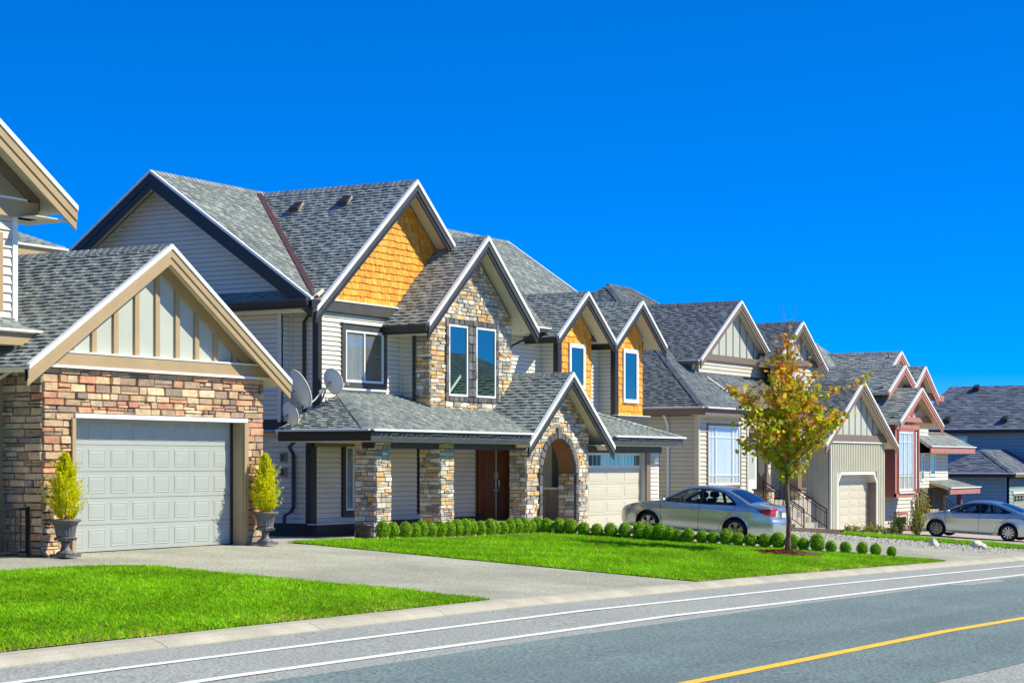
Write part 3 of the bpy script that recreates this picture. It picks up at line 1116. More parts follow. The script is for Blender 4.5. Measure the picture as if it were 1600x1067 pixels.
shake_field(wo, FR(TA), [(BX - 3.85, 4.03), (BX + 3.85, 4.03), (BX, BZ - 0.2)], hidden=lambda a, z: a > 43.3 and (a - 43.3) * 0.8 > z - 4.6)
# stone bay with its gable
SX0, SX1 = 42.0, 46.18
XB, ZB, KB = 44.05, 6.0, 0.84
wb = wall(h2, FR(TB), [(SX0, 0.9), (SX1, 0.9), (SX1, ZB - 0.15 - (SX1 - XB) * KB), (XB, ZB - 0.15), (SX0, ZB - 0.15 - (XB - SX0) * KB)], mortar_g, 0.3)
W0, W1, WZ0, WZ1 = 42.68, 45.42, 1.62, 3.80
st2 = Pieces(wb, "stone", stone_m, 300)


def stone_field(part, fr, poly, rects, H=0.105, W=0.27, pal=STONES_PALE, weight=1.0, arch=None, dmax=0.06):
    Hp = halfplanes(poly)
    for r4 in rects:
        for lp in ashlar(*r4, H, W, gap=0.005, split=0.3):
            c = clip_convex(lp, Hp)
            if arch and len(c) >= 3:
                ac, az, rr = arch
                ca, cz = sum(p[0] for p in c) / len(c), sum(p[1] for p in c) / len(c)
                if cz < az:
                    lim = rr
                    if abs(ca - ac) < lim:
                        c = []
                    elif ca > ac:
                        c = clip_half(c, -1, 0, -(ac + lim))
                    else:
                        c = clip_half(c, 1, 0, ac - lim)
                else:
                    dx, dz = ca - ac, cz - az
                    l = math.hypot(dx, dz) or 1
                    nx, nz = dx / l, dz / l
                    c = clip_half(c, -nx, -nz, -(nx * ac + nz * az + rr))
            if len(c) >= 3 and area(c) > 0.0012:
                st2.add(stone_piece(c, fr, R.uniform(0.025, dmax), vary(R.choice(pal), 0.14), 0.008), area(c) * weight, part)


pb = [(SX0 - 0.03, 0.9), (SX1, 0.9), (SX1, ZB - 0.3 - (SX1 - XB) * KB), (XB, ZB - 0.3), (SX0 - 0.03, ZB - 0.3 - (XB - SX0) * KB)]
stone_field(wb, FR(TB), pb, [(SX0 - 0.03, W0, 0.95, 3.80), (W1, SX1, 0.95, 3.80), (W0, W1, 0.95, WZ0), (SX0 - 0.03, SX1, 3.80, ZB)], weight=0.5)
wbl = wall(h2, LF(SX0), [(TB, 0.9), (TA, 0.9), (TA, 4.0), (TB, 4.0)], mortar_g, 0.2)
stone_field(wbl, LF(SX0), [(TB - .03, .95), (TB + 0.42, .95), (TB + 0.42, 3.75), (TB - .03, 3.75)], [(TB - 0.03, TB + 0.42, 0.95, 3.75)], weight=0.3)
siding(wbl, LF(SX0), [(TB + 0.44, 1.0), (TA, 1.0), (TA, 3.75), (TB + 0.44, 3.75)], cream)
MB().box(SX1 - 0.02, SX1 + 0.02, TB, TA + 0.1, 0.9, 4.0).build("side_wall", cream, h2)
# dark stone window surround with two windows
for a, b, c, d_ in ((W0, W0 + 0.15, WZ0, WZ1), (W1 - 0.15, W1, WZ0, WZ1), (43.80, 44.22, WZ0 + 0.14, WZ1 - 0.16), (W0 + 0.15, W1 - 0.15, WZ1 - 0.15, WZ1), (W0 + 0.15, W1 - 0.15, WZ0, WZ0 + 0.13)):
    hor = (b - a) > (d_ - c)
    n = max(1, int(round((b - a if hor else d_ - c) / 0.24)))
    half = 2 if a == 43.80 else 1
    for i in range(n):
        for q in range(half):
            x0, x1, y0, y1 = (a + (b - a) * i / n, a + (b - a) * (i + 1) / n, c, d_) if hor else (a + (b - a) * q / half, a + (b - a) * (q + 1) / half, c + (d_ - c) * i / n, c + (d_ - c) * (i + 1) / n)
            V, F, col = stone_piece([(x0 + .004, y0 + .004), (x1 - .004, y0 + .004), (x1 - .004, y1 - .004), (x0 + .004, y1 - .004)], FR(TB), R.uniform(0.07, 0.09), vary(R.choice(STONES_DARK), 0.12))
            mesh("surround_stone", V, F, stone_m, wb, [col] * len(V))
for a, b in ((W0 + 0.155, 43.795), (44.225, W1 - 0.155)):
    window(h2, FR(TB), a, b, WZ0 + 0.14, WZ1 - 0.155, white, 0.0, white, 0.055, 1, 1, d=0.075)
gable(h2, 26.2, 31.5, XB, ZB, 2.95, 2.75, KB, charcoal, black, w=(0.09, 0.13, 0.11))
gutter(h2, (41.1, 27.6, 3.50), (41.1, 26.18, 3.50), (-1, 0), black, charcoal, h=0.16)
MB().box(41.06, 41.1, 26.2, 27.6, 3.28, 3.48).build("fascia", black, h2)
MB().box(41.1, 42.0, 26.25, 27.6, 3.30, 3.32).build("soffit_board", soffit, h2)
# wall between bay and dormers
wd = wall(h2, FR(TA), [(46.1, 0.8), (55.0, 0.8), (55.0, 4.0), (46.1, 4.0)], cream, 0.1)
siding(wd, FR(TA), [(46.2, 1.3), (49.5, 1.3), (49.5, 3.72), (46.2, 3.72)], cream)
siding(wd, FR(TA), [(51.6, 1.3), (53.2, 1.3), (53.2, 3.72), (51.6, 3.72)], cream)
MB().rect(FR(TA), 46.85, 47.05, 1.2, 3.72, 0.02, 0.05).build("corner_board", black, h2)
gutter(h2, (46.7, 27.05, 3.90), (49.0, 27.05, 3.90), (0, -1), charcoal)
MB().box(46.5, 53.4, 27.06, 27.1, 3.68, 3.88).build("fascia", charcoal, h2)
MB().box(46.5, 55.0, 27.1, 27.6, 3.68, 3.70).build("soffit_board", soffit, h2)
spout(h2, [(48.15, 27.05, 3.78), (48.05, 27.15, 3.62), (47.5, 27.53, 3.3), (47.5, 27.53, 1.2)], black, 0.05)
spout(h2, [(52.35, 27.1, 3.7), (52.3, 27.2, 3.55), (51.9, 27.53, 3.35), (51.9, 27.53, 3.30)], black, 0.05)
# two cedar dormers
for (a0, a1, ax, wa0, wa1, wz0, wz1) in ((49.5, 51.62, 50.45, 50.22, 51.12, 2.25, 3.50), (53.2, 55.15, 54.1, 53.78, 54.72, 1.93, 3.52)):
    td = 27.05
    wdm = wall(h2, FR(td), [(a0, 1.2), (a1, 1.2), (a1, 3.75), (ax, 4.85), (a0, 3.75)], brown_metal, 0.12)
    for zr_ in ((1.42, wz0 - 0.06), (wz0 - 0.06, wz1 + 0.06), (wz1 + 0.06, 4.9)):
        zs = [(a0 + 0.22, a1)] if zr_[0] != wz0 - 0.06 else [(a0 + 0.22, wa0 - 0.04), (wa1 + 0.04, a1)]
        for q0, q1 in zs:
            po = [(q0, zr_[0]), (q1, zr_[0]), (q1, min(zr_[1], 3.62)), (q0, min(zr_[1], 3.62))] if zr_[1] < 4.8 else \
                [(q0, zr_[0]), (q1, zr_[0]), (q1, 3.85), (ax + 0.05, 4.75), (ax - 0.05, 4.75), (q0, 4.05)]
            shake_field(wdm, FR(td), po, e=0.2, w=(0.10, 0.22))
    MB().box(a0 - 0.03, a0 + 0.2, td - 0.05, td + 0.1, 1.3, 3.72).build("corner_board", black, h2)
    wdl = wall(h2, LF(a0), [(td + 0.1, 1.2), (TA, 1.2), (TA, 3.9), (td + 0.1, 3.9)], cream, 0.1)
    siding(wdl, LF(a0), [(td + 0.12, 1.3), (TA, 1.3), (TA, 3.7), (td + 0.12, 3.7)], cream)
    window(h2, FR(td), wa0, wa1, wz0, wz1, white, 0.05, white, 0.07, 1, 1, d=0.075)
    gutter(h2, (ax - 1.85, 27.6, 3.60), (ax - 1.85, 26.5, 3.60), (-1, 0), black, charcoal, h=0.15)
    gable(h2, 26.55, 31.0, ax, 5.03, 1.85, 1.75, 0.76, charcoal, black, w=(0.08, 0.12, 0.10))
MB().box(53.1, 55.3, 26.86, 27.02, 1.20, 1.46).build("dormer_base", charcoal, h2)
MB().box(53.05, 55.35, 26.84, 27.04, 1.463, 1.49).build("base_flashing", white, h2)
MB().box(55.0, 55.04, 27.05, 36, -1.9, 4.0).build("side_wall", cream, h2)
# brown valley flashings (main roof with the big gable; bay with main; porch)
for p, q in (((BX - 0.0, 0, 0), None),):
    va = Vector((37.55, 27.12, 3.95))
    vb = Vector((BX - 0.3, 31.95, 7.25))
    d_ = (vb - va).normalized()
    lt = Vector((d_.y, -d_.x, 0)).normalized()
    V = [va - lt * .07 + Vector((0, 0, .05)), va + lt * .07 + Vector((0, 0, .05)), vb + lt * .07 + Vector((0, 0, .05)), vb - lt * .07 + Vector((0, 0, .05))]
    MB().add(V + [v - Vector((0, 0, .05)) for v in V], [(0, 1, 2, 3), (0, 4, 5, 1), (1, 5, 6, 2), (2, 6, 7, 3), (3, 7, 4, 0)]).build("valley_flashing", brown_metal, h2)
for va, vb in (((46.62, 26.6, 3.68), (48.0, 28.6, 4.95)),):
    va, vb = Vector(va), Vector(vb)
    MB().tube([va + Vector((0, 0, .06)), vb + Vector((0, 0, .1))], 0.06, 4).build("valley_flashing", brown_metal, h2)

# porch roof: left hip, front slope, garage end hip
TE, ZP, KP = 24.9, 0.76, 0.372
PL, PR = 36.6, 53.55
zt = ZP + KP * (TA - TE)
roof_slope(h2, [(PL, TE, ZP), (44.32, TE, ZP), (45.57, TA, zt), (PL + 2.7, TA, zt)])
roof_slope(h2, [(48.52, TE, ZP), (PR, TE, ZP), (PR - 2.7, TA, zt), (47.27, TA, zt)])
roof_slope(h2, [(PL, TE, ZP), (PL + 2.7, TA, zt), (PL, TA, ZP)])
roof_slope(h2, [(PR, TE, ZP), (PR - 2.7, TA, zt), (PR, TA, ZP)])
ridge(h2, (PL, TE, ZP), (PL + 2.7, TA, zt), 0.2, w=0.16)
ridge(h2, (PR, TE, ZP), (PR - 2.7, TA, zt), 0.2, w=0.16)
for a, b in ((PL - 0.02, 44.1), (48.85, PR + 0.02)):
    MB().box(a, b, TE - 0.04, TE, ZP - 0.25, ZP - 0.02).build("fascia", charcoal, h2)
    gutter(h2, (a, TE - 0.04, ZP), (b, TE - 0.04, ZP), (0, -1), charcoal, h=0.03, w=0.09)
MB().box(PL - 0.04, PL, TE - 0.02, TA - 0.1, ZP - 0.25, ZP - 0.02).build("fascia", black, h2)
gutter(h2, (PL - 0.04, TA - 0.1, ZP), (PL - 0.04, TE - 0.05, ZP), (-1, 0), black, dish_m, h=0.03, w=0.09)
MB().box(PR, PR + 0.04, TE - 0.02, TA, ZP - 0.25, ZP - 0.02).build("fascia", black, h2)
MB().box(PL, 44.5, TE, 27.8, ZP - 0.27, ZP - 0.25).build("porch_ceiling", soffit, h2)
MB().box(48.2, PR, TE, 27.8, ZP - 0.27, ZP - 0.25).build("porch_ceiling", soffit, h2)
MB().box(44.5, 48.2, 25.84, 27.8, ZP - 0.02, ZP).build("porch_ceiling", soffit, h2)
MB().box(37.3, 44.6, 25.3, 25.6, ZP - 0.42, ZP - 0.275).build("porch_beam", black, h2)
# porch back wall, door, windows, floor
TP = 27.8
wp = wall(h2, FR(TP), [(38.3, G2), (48.0, G2), (48.0, 0.5), (38.3, 0.5)], cream, 0.15)
siding(wp, FR(TP), [(38.5, -1.5), (46.05, -1.5), (46.05, 0.48), (38.5, 0.48)], cream, e=0.125, holes=((39.55, 40.2, -1.35, 0.5), (43.05, 43.75, -1.35, 0.5)))
MB().box(38.24, 38.48, TP - 0.04, TP + 0.12, -1.7, 0.48).build("corner_board", black, h2)
MB().box(38.2, 46.0, TP - 0.25, TP + 0.02, G2 - 0.05, -1.52).build("skirt", black, h2)
MB().box(38.14, 40.0, TP - 0.3, TP + 0.0, -1.515, -1.49).build("skirt_cap", dish_m, h2)
MB().box(40.0, 49.5, 25.6, TP, G2, -1.62).build("porch_floor", concrete2, h2)
window(h2, FR(TP), 39.72, 40.1, -1.2, 0.42, black, 0.14, white, 0.05, 1, 1, glass=glass_clear, curtain=blinds_m)
window(h2, FR(TP), 43.22, 43.65, -1.2, 0.42, black, 0.14, white, 0.05, 1, 1, glass=glass_clear, curtain=blinds_m)
wls = wall(h2, LF(38.3), [(TP + 0.02, G2), (35, G2), (35, 0.8), (TP + 0.02, 0.8)], cream, 0.15)
siding(wls, LF(38.3), [(TP + 0.13, -1.5), (31.5, -1.5), (31.5, 0.78), (TP + 0.13, 0.78)], cream2 if False else cream, e=0.125)
MB().box(38.2, 38.3, TP, 34, G2 - 0.05, -1.5).build("skirt", black, h2)
MB().rect(LF(38.3), 28.50, 28.68, 0.02, 0.24, 0.02, 0.10).build("meter_box", plastic_g, h2)
MB().rect(LF(38.3), 28.50, 28.68, -0.34, -0.12, 0.02, 0.10).build("meter_box", plastic_g, h2)
MB().rect(LF(38.3), 28.53, 28.65, -0.31, -0.15, 0.101, 0.108).build("meter_lid", charcoal, h2)
MB().rect(LF(38.3), 28.53, 28.65, 0.05, 0.21, 0.101, 0.108).build("meter_lid", charcoal, h2)
MB().rect(FR(TP), 41.45, 41.60, -1.15, -0.98, 0.02, 0.06).build("outlet_cover", white, h2)
# downspouts
spout(h2, [(38.05, 27.25, 3.76), (38.12, 27.75, 3.6), (38.22, 27.95, 3.45), (38.22, 27.95, 1.25)], black, 0.052)
spout(h2, [(41.93, 26.6, 3.75), (41.92, 26.9, 3.65), (41.92, 27.15, 3.5), (41.92, 27.15, 1.4)], black, 0.052)
spout(h2, [(37.2, 27.5, 0.5), (37.75, 28.05, 0.38), (38.19, 28.25, 0.2), (38.19, 28.25, -1.08), (38.1, 28.25, -1.2), (37.95, 28.35, -1.3), (37.95, 28.35, -1.72)], black, 0.055)
# double door
DX0, DX1, DZ0, DZ1 = 46.28, 48.0, -1.6, 0.42
MB().rect(FR(TP), DX0 - 0.12, DX0, DZ0, DZ1 + 0.1, 0.0, 0.08).build("door_frame", wood_door, h2)
for i in range(2):
    a = DX0 + i * 0.87
    dr = MB().rect(FR(TP), a + 0.006, a + 0.864, DZ0, DZ1, 0.0, 0.045).build("door", wood_door, h2)
    n = 12
    for (z0, z1, arch_up) in ((-0.55, 0.32, True), (-1.50, -0.70, False)):
        top = [(a + 0.12 + 0.63 * k / n, z1 - 0.14 + 0.14 * math.sin(PI * k / n)) for k in range(n, -1, -1)]
        lp = [(a + 0.12, z0), (a + 0.75, z0)] + top
        MB().prism(lp, FR(TP), 0.046, 0.062).build("door_panel", wood_door, dr)
        ca, cz = a + 0.435, (z0 + z1) / 2
        MB().prism([(ca + (x - ca) * 0.72, cz + (z - cz) * 0.8) for x, z in lp], FR(TP), 0.063, 0.076).build("door_panel", wood_door, dr)
    hx = DX0 + 0.87 + (-0.09 if i == 0 else 0.09)
    MB().tube([FR(TP)(hx, z, 0.05 + (0.05 if abs(z + 0.62) < 0.14 else 0)) for z in (-0.8, -0.76, -0.74, -0.5, -0.48, -0.44)], 0.014, 6).build("door_handle", chrome, dr)
    MB().rect(FR(TP), hx - 0.03, hx + 0.03, -0.45, -0.28, 0.046, 0.056).build("lock_plate", chrome, dr)
MB().rect(FR(TP), DX0 + 0.855, DX0 + 0.885, DZ0, DZ1, 0.046, 0.06).build("door_astragal", dish_m, h2)


def column(a0, t0, sz, z0, z1, weight=3.0):
    c = MB().box(a0, a0 + sz, t0, t0 + sz, z0, z1).build("column", mortar_g, h2)
    stone_field(c, FR(t0), [(a0 - .03, z0), (a0 + sz + .03, z0), (a0 + sz + .03, z1), (a0 - .03, z1)], [(a0 - 0.03, a0 + sz + 0.03, z0, z1)], H=0.11, W=0.27, weight=weight)
    stone_field(c, LF(a0), [(t0 - .02, z0), (t0 + sz, z0), (t0 + sz, z1), (t0 - .02, z1)], [(t0 - 0.02, t0 + sz, z0, z1)], H=0.11, W=0.27, weight=weight)
    return c


column(37.42, 25.3, 0.58, -1.84, ZP - 0.28)
column(40.25, 25.3, 0.58, -1.84, ZP - 0.28)
# arched porch front
AA0, AA1, AC, AR, AS = 44.62, 48.1, 46.38, 0.98, -0.30
GT = 25.33
GAX, GAZ, GK = 46.42, 2.44, 0.80
zg = lambda a: GAZ - 0.16 - abs(a - GAX) * GK
loop = [(AA0, -1.95), (AC - AR, -1.95), (AC - AR, AS)] + [(AC - AR * math.cos(PI * k / 16), AS + AR * math.sin(PI * k / 16)) for k in range(1, 16)] + [(AC + AR, AS), (AC + AR, -1.95), (AA1, -1.95), (AA1, zg(AA1)), (GAX, zg(GAX)), (AA0, zg(AA0))]
mb = MB()
half_l = [(AA0, -1.95), (AC - AR, -1.95), (AC - AR, AS)] + [(AC - AR * math.cos(PI * k / 16), AS + AR * math.sin(PI * k / 16)) for k in range(1, 9)] + [(AC, zg(AC)), (AA0, zg(AA0))]
half_r = [(AA1, -1.95), (AC + AR, -1.95), (AC + AR, AS)] + [(AC + AR * math.cos(PI * k / 16), AS + AR * math.sin(PI * k / 16)) for k in range(1, 9)] + [(AC, zg(AC)), (GAX, zg(GAX)), (AA1, zg(AA1))]


def arch_half(mb, lp):
    """wall strips between the arch line and the gable line"""
    fr = FR(GT)
    side = -1 if lp is half_l else 1
    mb.rect(fr, AA0 if side < 0 else AC + AR, AC - AR if side < 0 else AA1, -1.95, AS, -0.5, 0)
    x_out = AA0 if side < 0 else AA1
    mb.rect(fr, min(x_out, AC + side * AR), max(x_out, AC + side * AR), AS, 0.9, -0.5, 0)
    mb.prism([(x_out, 0.9), (AC + side * AR, 0.9), (AC + side * AR, zg(AC + side * AR)), (x_out, zg(x_out))], fr, -0.5, 0)
    for k in range(8):
        a, b = PI * k / 16, PI * (k + 1) / 16
        xa, xb = AC + side * AR * math.cos(a), AC + side * AR * math.cos(b)
        mb.prism([(xa, AS + AR * math.sin(a)), (xb, AS + AR * math.sin(b)), (xb, zg(xb)), (xa, zg(xa))], fr, -0.5, 0)


arch_half(mb, half_l)
arch_half(mb, half_r)
wz = mb.build("arch_wall", mortar_g, h2)
pg = [(AA0 - .03, -1.95), (AA1 + .03, -1.95), (AA1 + .03, zg(AA1) - .02), (GAX, zg(GAX) - .02), (AA0 - .03, zg(AA0) - .02)]
stone_field(wz, FR(GT), pg, [(AA0 - 0.03, AA1 + 0.03, -1.95, 2.4)], H=0.11, W=0.27, weight=2.0, arch=(AC, AS, AR + 0.15))
stone_field(wz, LF(AA0), [(GT - .02, -1.95), (GT + .5, -1.95), (GT + .5, .5), (GT - .02, .5)], [(GT - 0.02, GT + 0.5, -1.95, 0.48)], H=0.11, W=0.27, weight=2.0)
stone_field(wz, LF(AC + AR), [(GT, -1.95), (GT + .5, -1.95), (GT + .5, AS), (GT, AS)], [(GT, GT + 0.5, -1.95, AS)], H=0.11, W=0.27, weight=1.5, dmax=0.05)
mb = MB()
for k in range(16):
    a, b = PI * k / 16, PI * (k + 1) / 16
    V = [(AC + AR * math.cos(q), GT + dt, AS + AR * math.sin(q)) for q in (a, b) for dt in (0.0, 0.5)]
    V2 = [(AC + (AR - .01) * math.cos(q), GT + dt, AS + (AR - .01) * math.sin(q)) for q in (a, b) for dt in (0.02, 0.49)]
    mb.add(V2, [(0, 1, 3, 2)])
mb.build("arch_soffit", mat("arch_cedar", C(150, 104, 64), 0.5, 0.1, 4), wz)
for k in range(15):
    a, b = PI * k / 15, PI * (k + 1) / 15
    r0, r1 = AR - 0.02, AR + (0.30 if k == 7 else 0.17)
    lp = [(AC + r * math.cos(q), AS + r * math.sin(q)) for r, q in ((r0, a + .01), (r1, a + .01), (r1, b - .01), (r0, b - .01))]
    V, F, col = stone_piece(lp, FR(GT), 0.075 + (0.02 if k == 7 else 0), vary(R.choice(STONES_DARK), 0.12))
    mesh("voussoir", V, F, stone_m, wz, [col] * len(V))
for sgn in (-1, 1):
    for i in range(6):
        z0_, z1_ = -1.95 + i * 0.27, -1.95 + (i + 1) * 0.27
        xs = sorted((AC + sgn * (AR - 0.02), AC + sgn * (AR + 0.15)))
        V, F, col = stone_piece([(xs[0] + .004, z0_ + .004), (xs[1] - .004, z0_ + .004), (xs[1] - .004, z1_ - .004), (xs[0] + .004, z1_ - .004)], FR(GT), 0.075, vary(R.choice(STONES_DARK), 0.12))
        mesh("jamb_stone", V, F, stone_m, wz, [col] * len(V))
gable(h2, 24.9, 28.0, GAX, GAZ, 2.45, 2.5, GK, charcoal, black, w=(0.09, 0.12, 0.10))
# side pier and low wall seen through the arch
MB().box(48.0, 49.2, 26.4, 27.8, -1.95, 0.5).build("inner_wall", cream, h2)
MB().box(47.6, 48.05, 25.9, 26.4, -1.95, -0.75).build("low_wall", mortar_g, h2)
MB().box(47.2, 48.1, 25.85, 26.45, -0.745, -0.69).build("low_wall_cap", dish_m, h2)
window(h2, LF(48.0), 26.75, 27.35, -0.62, 0.38, white, 0.05, white, 0.05, 1, 1, glass=glass_clear, curtain=curtain_m)
MB().rect(LF(48.0), 27.5, 27.66, -1.9, 0.48, 0.001, 0.05).build("corner_board", black, h2)
# garage front
TG = 25.5
gw = MB()
for r4 in ((47.9, 48.02, -1.98, 0.5), (52.12, 53.1, -1.98, 0.5), (48.02, 52.12, 0.32, 0.5)):
    gw.rect(FR(TG - 0.05), *r4, -0.3, 0.0)
gw = gw.build("wall", cream, h2)
siding(gw, FR(TG - 0.05), [(52.34, -1.7), (53.0, -1.7), (53.0, 0.3), (52.34, 0.3)], cream, e=0.125)
MB().rect(FR(TG - 0.05), 52.08, 52.34, -1.96, 0.30, 0.001, 0.07).build("door_jamb", tan_dark, h2)
MB().rect(FR(TG - 0.05), 47.9, 53.1, 0.30, 0.50, 0.001, 0.08).build("door_header", black, h2)
raised_door(h2, FR(TG + 0.1), 47.50, 52.08, -1.95, 0.29, 4, 5, door_c, True, dish_m)
MB().box(53.06, 53.1, TG - 0.05, 27.6, -1.98, 0.5).build("side_wall", cream, h2)
wz2 = wall(h2, FR(27.4), [(53.1, -1.98), (55.0, -1.98), (55.0, 1.2), (53.1, 1.2)], cream, 0.1)
siding(wz2, FR(27.4), [(53.15, -1.6), (54.95, -1.6), (54.95, 1.1), (53.15, 1.1)], cream, e=0.125)
MB().rect(FR(TG - 0.05), 52.55, 52.80, -0.02, 0.14, 0.03, 0.12).build("wall_lamp", white, h2)
# strings of small lights along the porch gutter and gable
for pts in ([(PL + 0.05 + i * 0.11, TE - 0.145, ZP - 0.07 - (0.13 * R.random() if i % 2 else 0.01)) for i in range(67)],
            [(48.9 + i * 0.10, TE - 0.145, ZP - 0.07 - (0.13 * R.random() if i % 2 else 0.01)) for i in range(46)],
            [(GAX + 0.05 + i * 0.07, 24.83, GAZ - 0.12 - (0.05 + i * 0.07) * GK - 0.10 * R.random()) for i in range(34)]):
    MB().tube(pts, 0.004, 4).build("string_lights", hoop_m, h2)
shakes.finish("shakes")
st2.finish("stones")
# roof vents
for a, t in ((40.2, 29.6), (41.0, 28.2)):
    z = BZ - abs(a - BX) * BK
for a, tt in ((41.25, 30.4), (41.35, 28.9)):
    z = BZ - abs(a - BX) * BK
    v = MB()
    v.add([(a - .16, tt - .15, z - .10), (a + .13, tt - .15, z + .13), (a + .13, tt + .15, z + .13), (a - .16, tt + .15, z - .10),
           (a - .19, tt - .14, z + .01), (a + .09, tt - .12, z + .19), (a + .09, tt + .12, z + .19), (a - .19, tt + .14, z + .01)],
          [(0, 3, 2, 1), (4, 5, 6, 7), (0, 1, 5, 4), (1, 2, 6, 5), (2, 3, 7, 6), (3, 0, 4, 7)])
    v.build("roof_vent", black, h2)


# ------------------------------------------------------------------ beige hip-roofed house beyond the first silver car
h3 = thing("beige_hip_roof_house", (65, 27, -2.4), "beige house behind the first silver car with dark hip roof and chamfered garage door", "house")
EZ, HK = 1.80, 0.68
EL, ET, PKs, PKt = 57.06, 25.75, 64.2, 32.9
PKz = EZ + HK * (PKt - ET)
zf = lambda t: EZ + HK * (t - ET)
roof_slope(h3, [(EL, ET, EZ), (61, ET, EZ), (61, 29.69, zf(29.69))], BLUE_ROOF)
roof_slope(h3, [(61.003, 26.6, zf(26.6)), (72.25, 26.6, zf(26.6)), (66, PKt, PKz), (PKs, PKt, PKz), (61.003, 29.69, zf(29.69))], BLUE_ROOF)
roof_slope(h3, [(EL, ET, EZ), (PKs, PKt, PKz), (EL, 40, EZ)], BLUE_ROOF)
roof_slope(h3, [(66, PKt, PKz), (73.1, ET, EZ), (73.1, 40, EZ)], BLUE_ROOF, e=0.3)
ridge(h3, (EL, ET, EZ), (PKs, PKt, PKz), 0.35, BLUE_ROOF, w=0.14)
ridge(h3, (66, PKt, PKz), (73.1, ET, EZ), 0.35, BLUE_ROOF, w=0.14)
ridge(h3, (PKs, PKt, PKz), (66, PKt, PKz), 0.6, BLUE_ROOF, w=0.14)
MB().box(EL - 0.05, EL, ET, 38, EZ - 0.24, EZ - 0.03).build("fascia", tan_dark, h3)
gutter(h3, (EL - 0.04, 38, EZ), (EL - 0.04, ET - 0.04, EZ), (-1, 0), tan_dark, dish_m, h=0.05)
MB().box(EL, 61.0, ET - 0.04, ET, EZ - 0.24, EZ - 0.03).build("fascia", tan_dark, h3)
gutter(h3, (EL - 0.02, ET - 0.04, EZ), (61.0, ET - 0.04, EZ), (0, -1), tan_dark, h=0.05)
rk = MB().prism([(ET, EZ + 0.06), (27.4, zf(27.4) + 0.06), (27.4, zf(27.4) - 0.16), (ET, EZ - 0.16)], RT(61.0), -0.05, 0.05).build("drip_edge", white, h3)
MB().box(EL, 61, ET, 26.2, EZ - 0.26, EZ - 0.24).build("soffit_board", soffit, h3)
F3 = FR(26.2)
w3 = wall(h3, F3, [(57.55, -2.4), (61.65, -2.4), (61.65, 1.56), (57.55, 1.56)], cream2)
siding(w3, F3, [(57.62, -2.2), (61.6, -2.2), (61.6, 1.54), (57.62, 1.54)], cream2, e=0.14, holes=((58.25, 61.0, -0.8, 1.3),))
w3w = window(h3, F3, 58.3, 60.95, -0.75, 1.24, tan_dark, 0.08, white, 0.06, 1, 1, glass_clear, curtain_m, top_rows=(-0.42, 0.85))
for a in (58.92, 60.33):
    MB().rect(F3, a - 0.03, a + 0.03, -0.69, 1.18, 0.024, 0.05).build("mullion", white, w3w)
for a in (58.62, 60.62):
    MB().rect(F3, a - 0.012, a + 0.012, -0.69, 1.18, 0.024, 0.042).build("muntin", white, w3w)
MB().box(57.5, 57.62, 26.14, 26.3, -2.3, 1.55).build("corner_board", cream2, h3)
MB().box(61.55, 61.67, 26.14, 26.3, -2.3, 1.55).build("corner_board", cream2, h3)
w3l = wall(h3, LF(57.55), [(26.2, -2.4), (36, -2.4), (36, 1.56), (26.2, 1.56)], cream2)
siding(w3l, LF(57.55), [(26.3, -2.2), (29.3, -2.2), (29.3, 1.54), (26.3, 1.54)], cream2, e=0.14)
spout(h3, [(57.2, 27.3, 1.6), (57.35, 27.3, 1.5), (57.48, 27.25, 1.2), (57.48, 27.25, -2.1)], white, 0.05)
# entrance recess
w3e = wall(h3, FR(27.3), [(61.65, -2.4), (67.4, -2.4), (67.4, 2.5), (61.65, 2.5)], tan_dark)
siding(w3e, FR(27.3), [(61.7, -1.3), (67.3, -1.3), (67.3, 2.4), (61.7, 2.4)], cream2, e=0.14, holes=((63.9, 65.9, -1.4, 1.1),))
d3 = MB().rect(FR(27.3), 64.1, 65.05, -1.33, 0.75, 0.0, 0.05).build("door", white, h3)
MB().rect(FR(27.3), 64.3, 64.85, -0.6, 0.6, 0.051, 0.06).build("pane", glass_clear, d3)
MB().rect(FR(27.3), 65.1, 65.7, -1.3, 0.75, 0.02, 0.05).build("sidelight", white, d3)
MB().box(61.7, 67.35, 25.9, 27.3, -2.4, -1.35).build("porch_floor", concrete2, h3)
for a in (62.95, 65.9):
    cl = MB().box(a, a + 0.55, 25.95, 26.5, -2.4, -0.98).build("column", mortar_g, h3)
    for fr, lo in ((FR(25.95), a), (LF(a), 25.95)):
        for lp in ashlar(lo - 0.02, lo + 0.55, -1.9, -1.02, 0.2, 0.26):
            V, F, col = stone_piece(lp, fr, R.uniform(0.03, 0.05), vary(R.choice(STONES_PALE), 0.14))
            mesh("stone", V, F, stone_m, cl, [col] * len(V))
    MB().box(a - 0.05, a + 0.6, 25.88, 26.55, -0.98, -0.92).build("column_cap", tan_dark, cl)
    MB().box(a + 0.08, a + 0.47, 26.03, 26.42, -0.92, 1.9).build("post", tan_dark, cl)
    for fr, lo in ((FR(26.03), a + 0.08), (LF(a + 0.08), 26.03)):
        MB().prism([(lo + 0.08, -0.3), (lo + 0.2, -0.5), (lo + 0.31, -0.3), (lo + 0.31, 1.5), (lo + 0.08, 1.5)], fr, 0.001, 0.02).build("post_panel", cream2, cl)
MB().box(61.7, 67.4, 25.95, 26.2, 1.9, 2.3).build("porch_beam", tan_dark, h3)
for i in range(5):
    MB().box(62.35, 64.5, 24.4 + i * 0.3, 25.9, -2.42, -2.30 + i * 0.19).build("step", concrete2, h3)


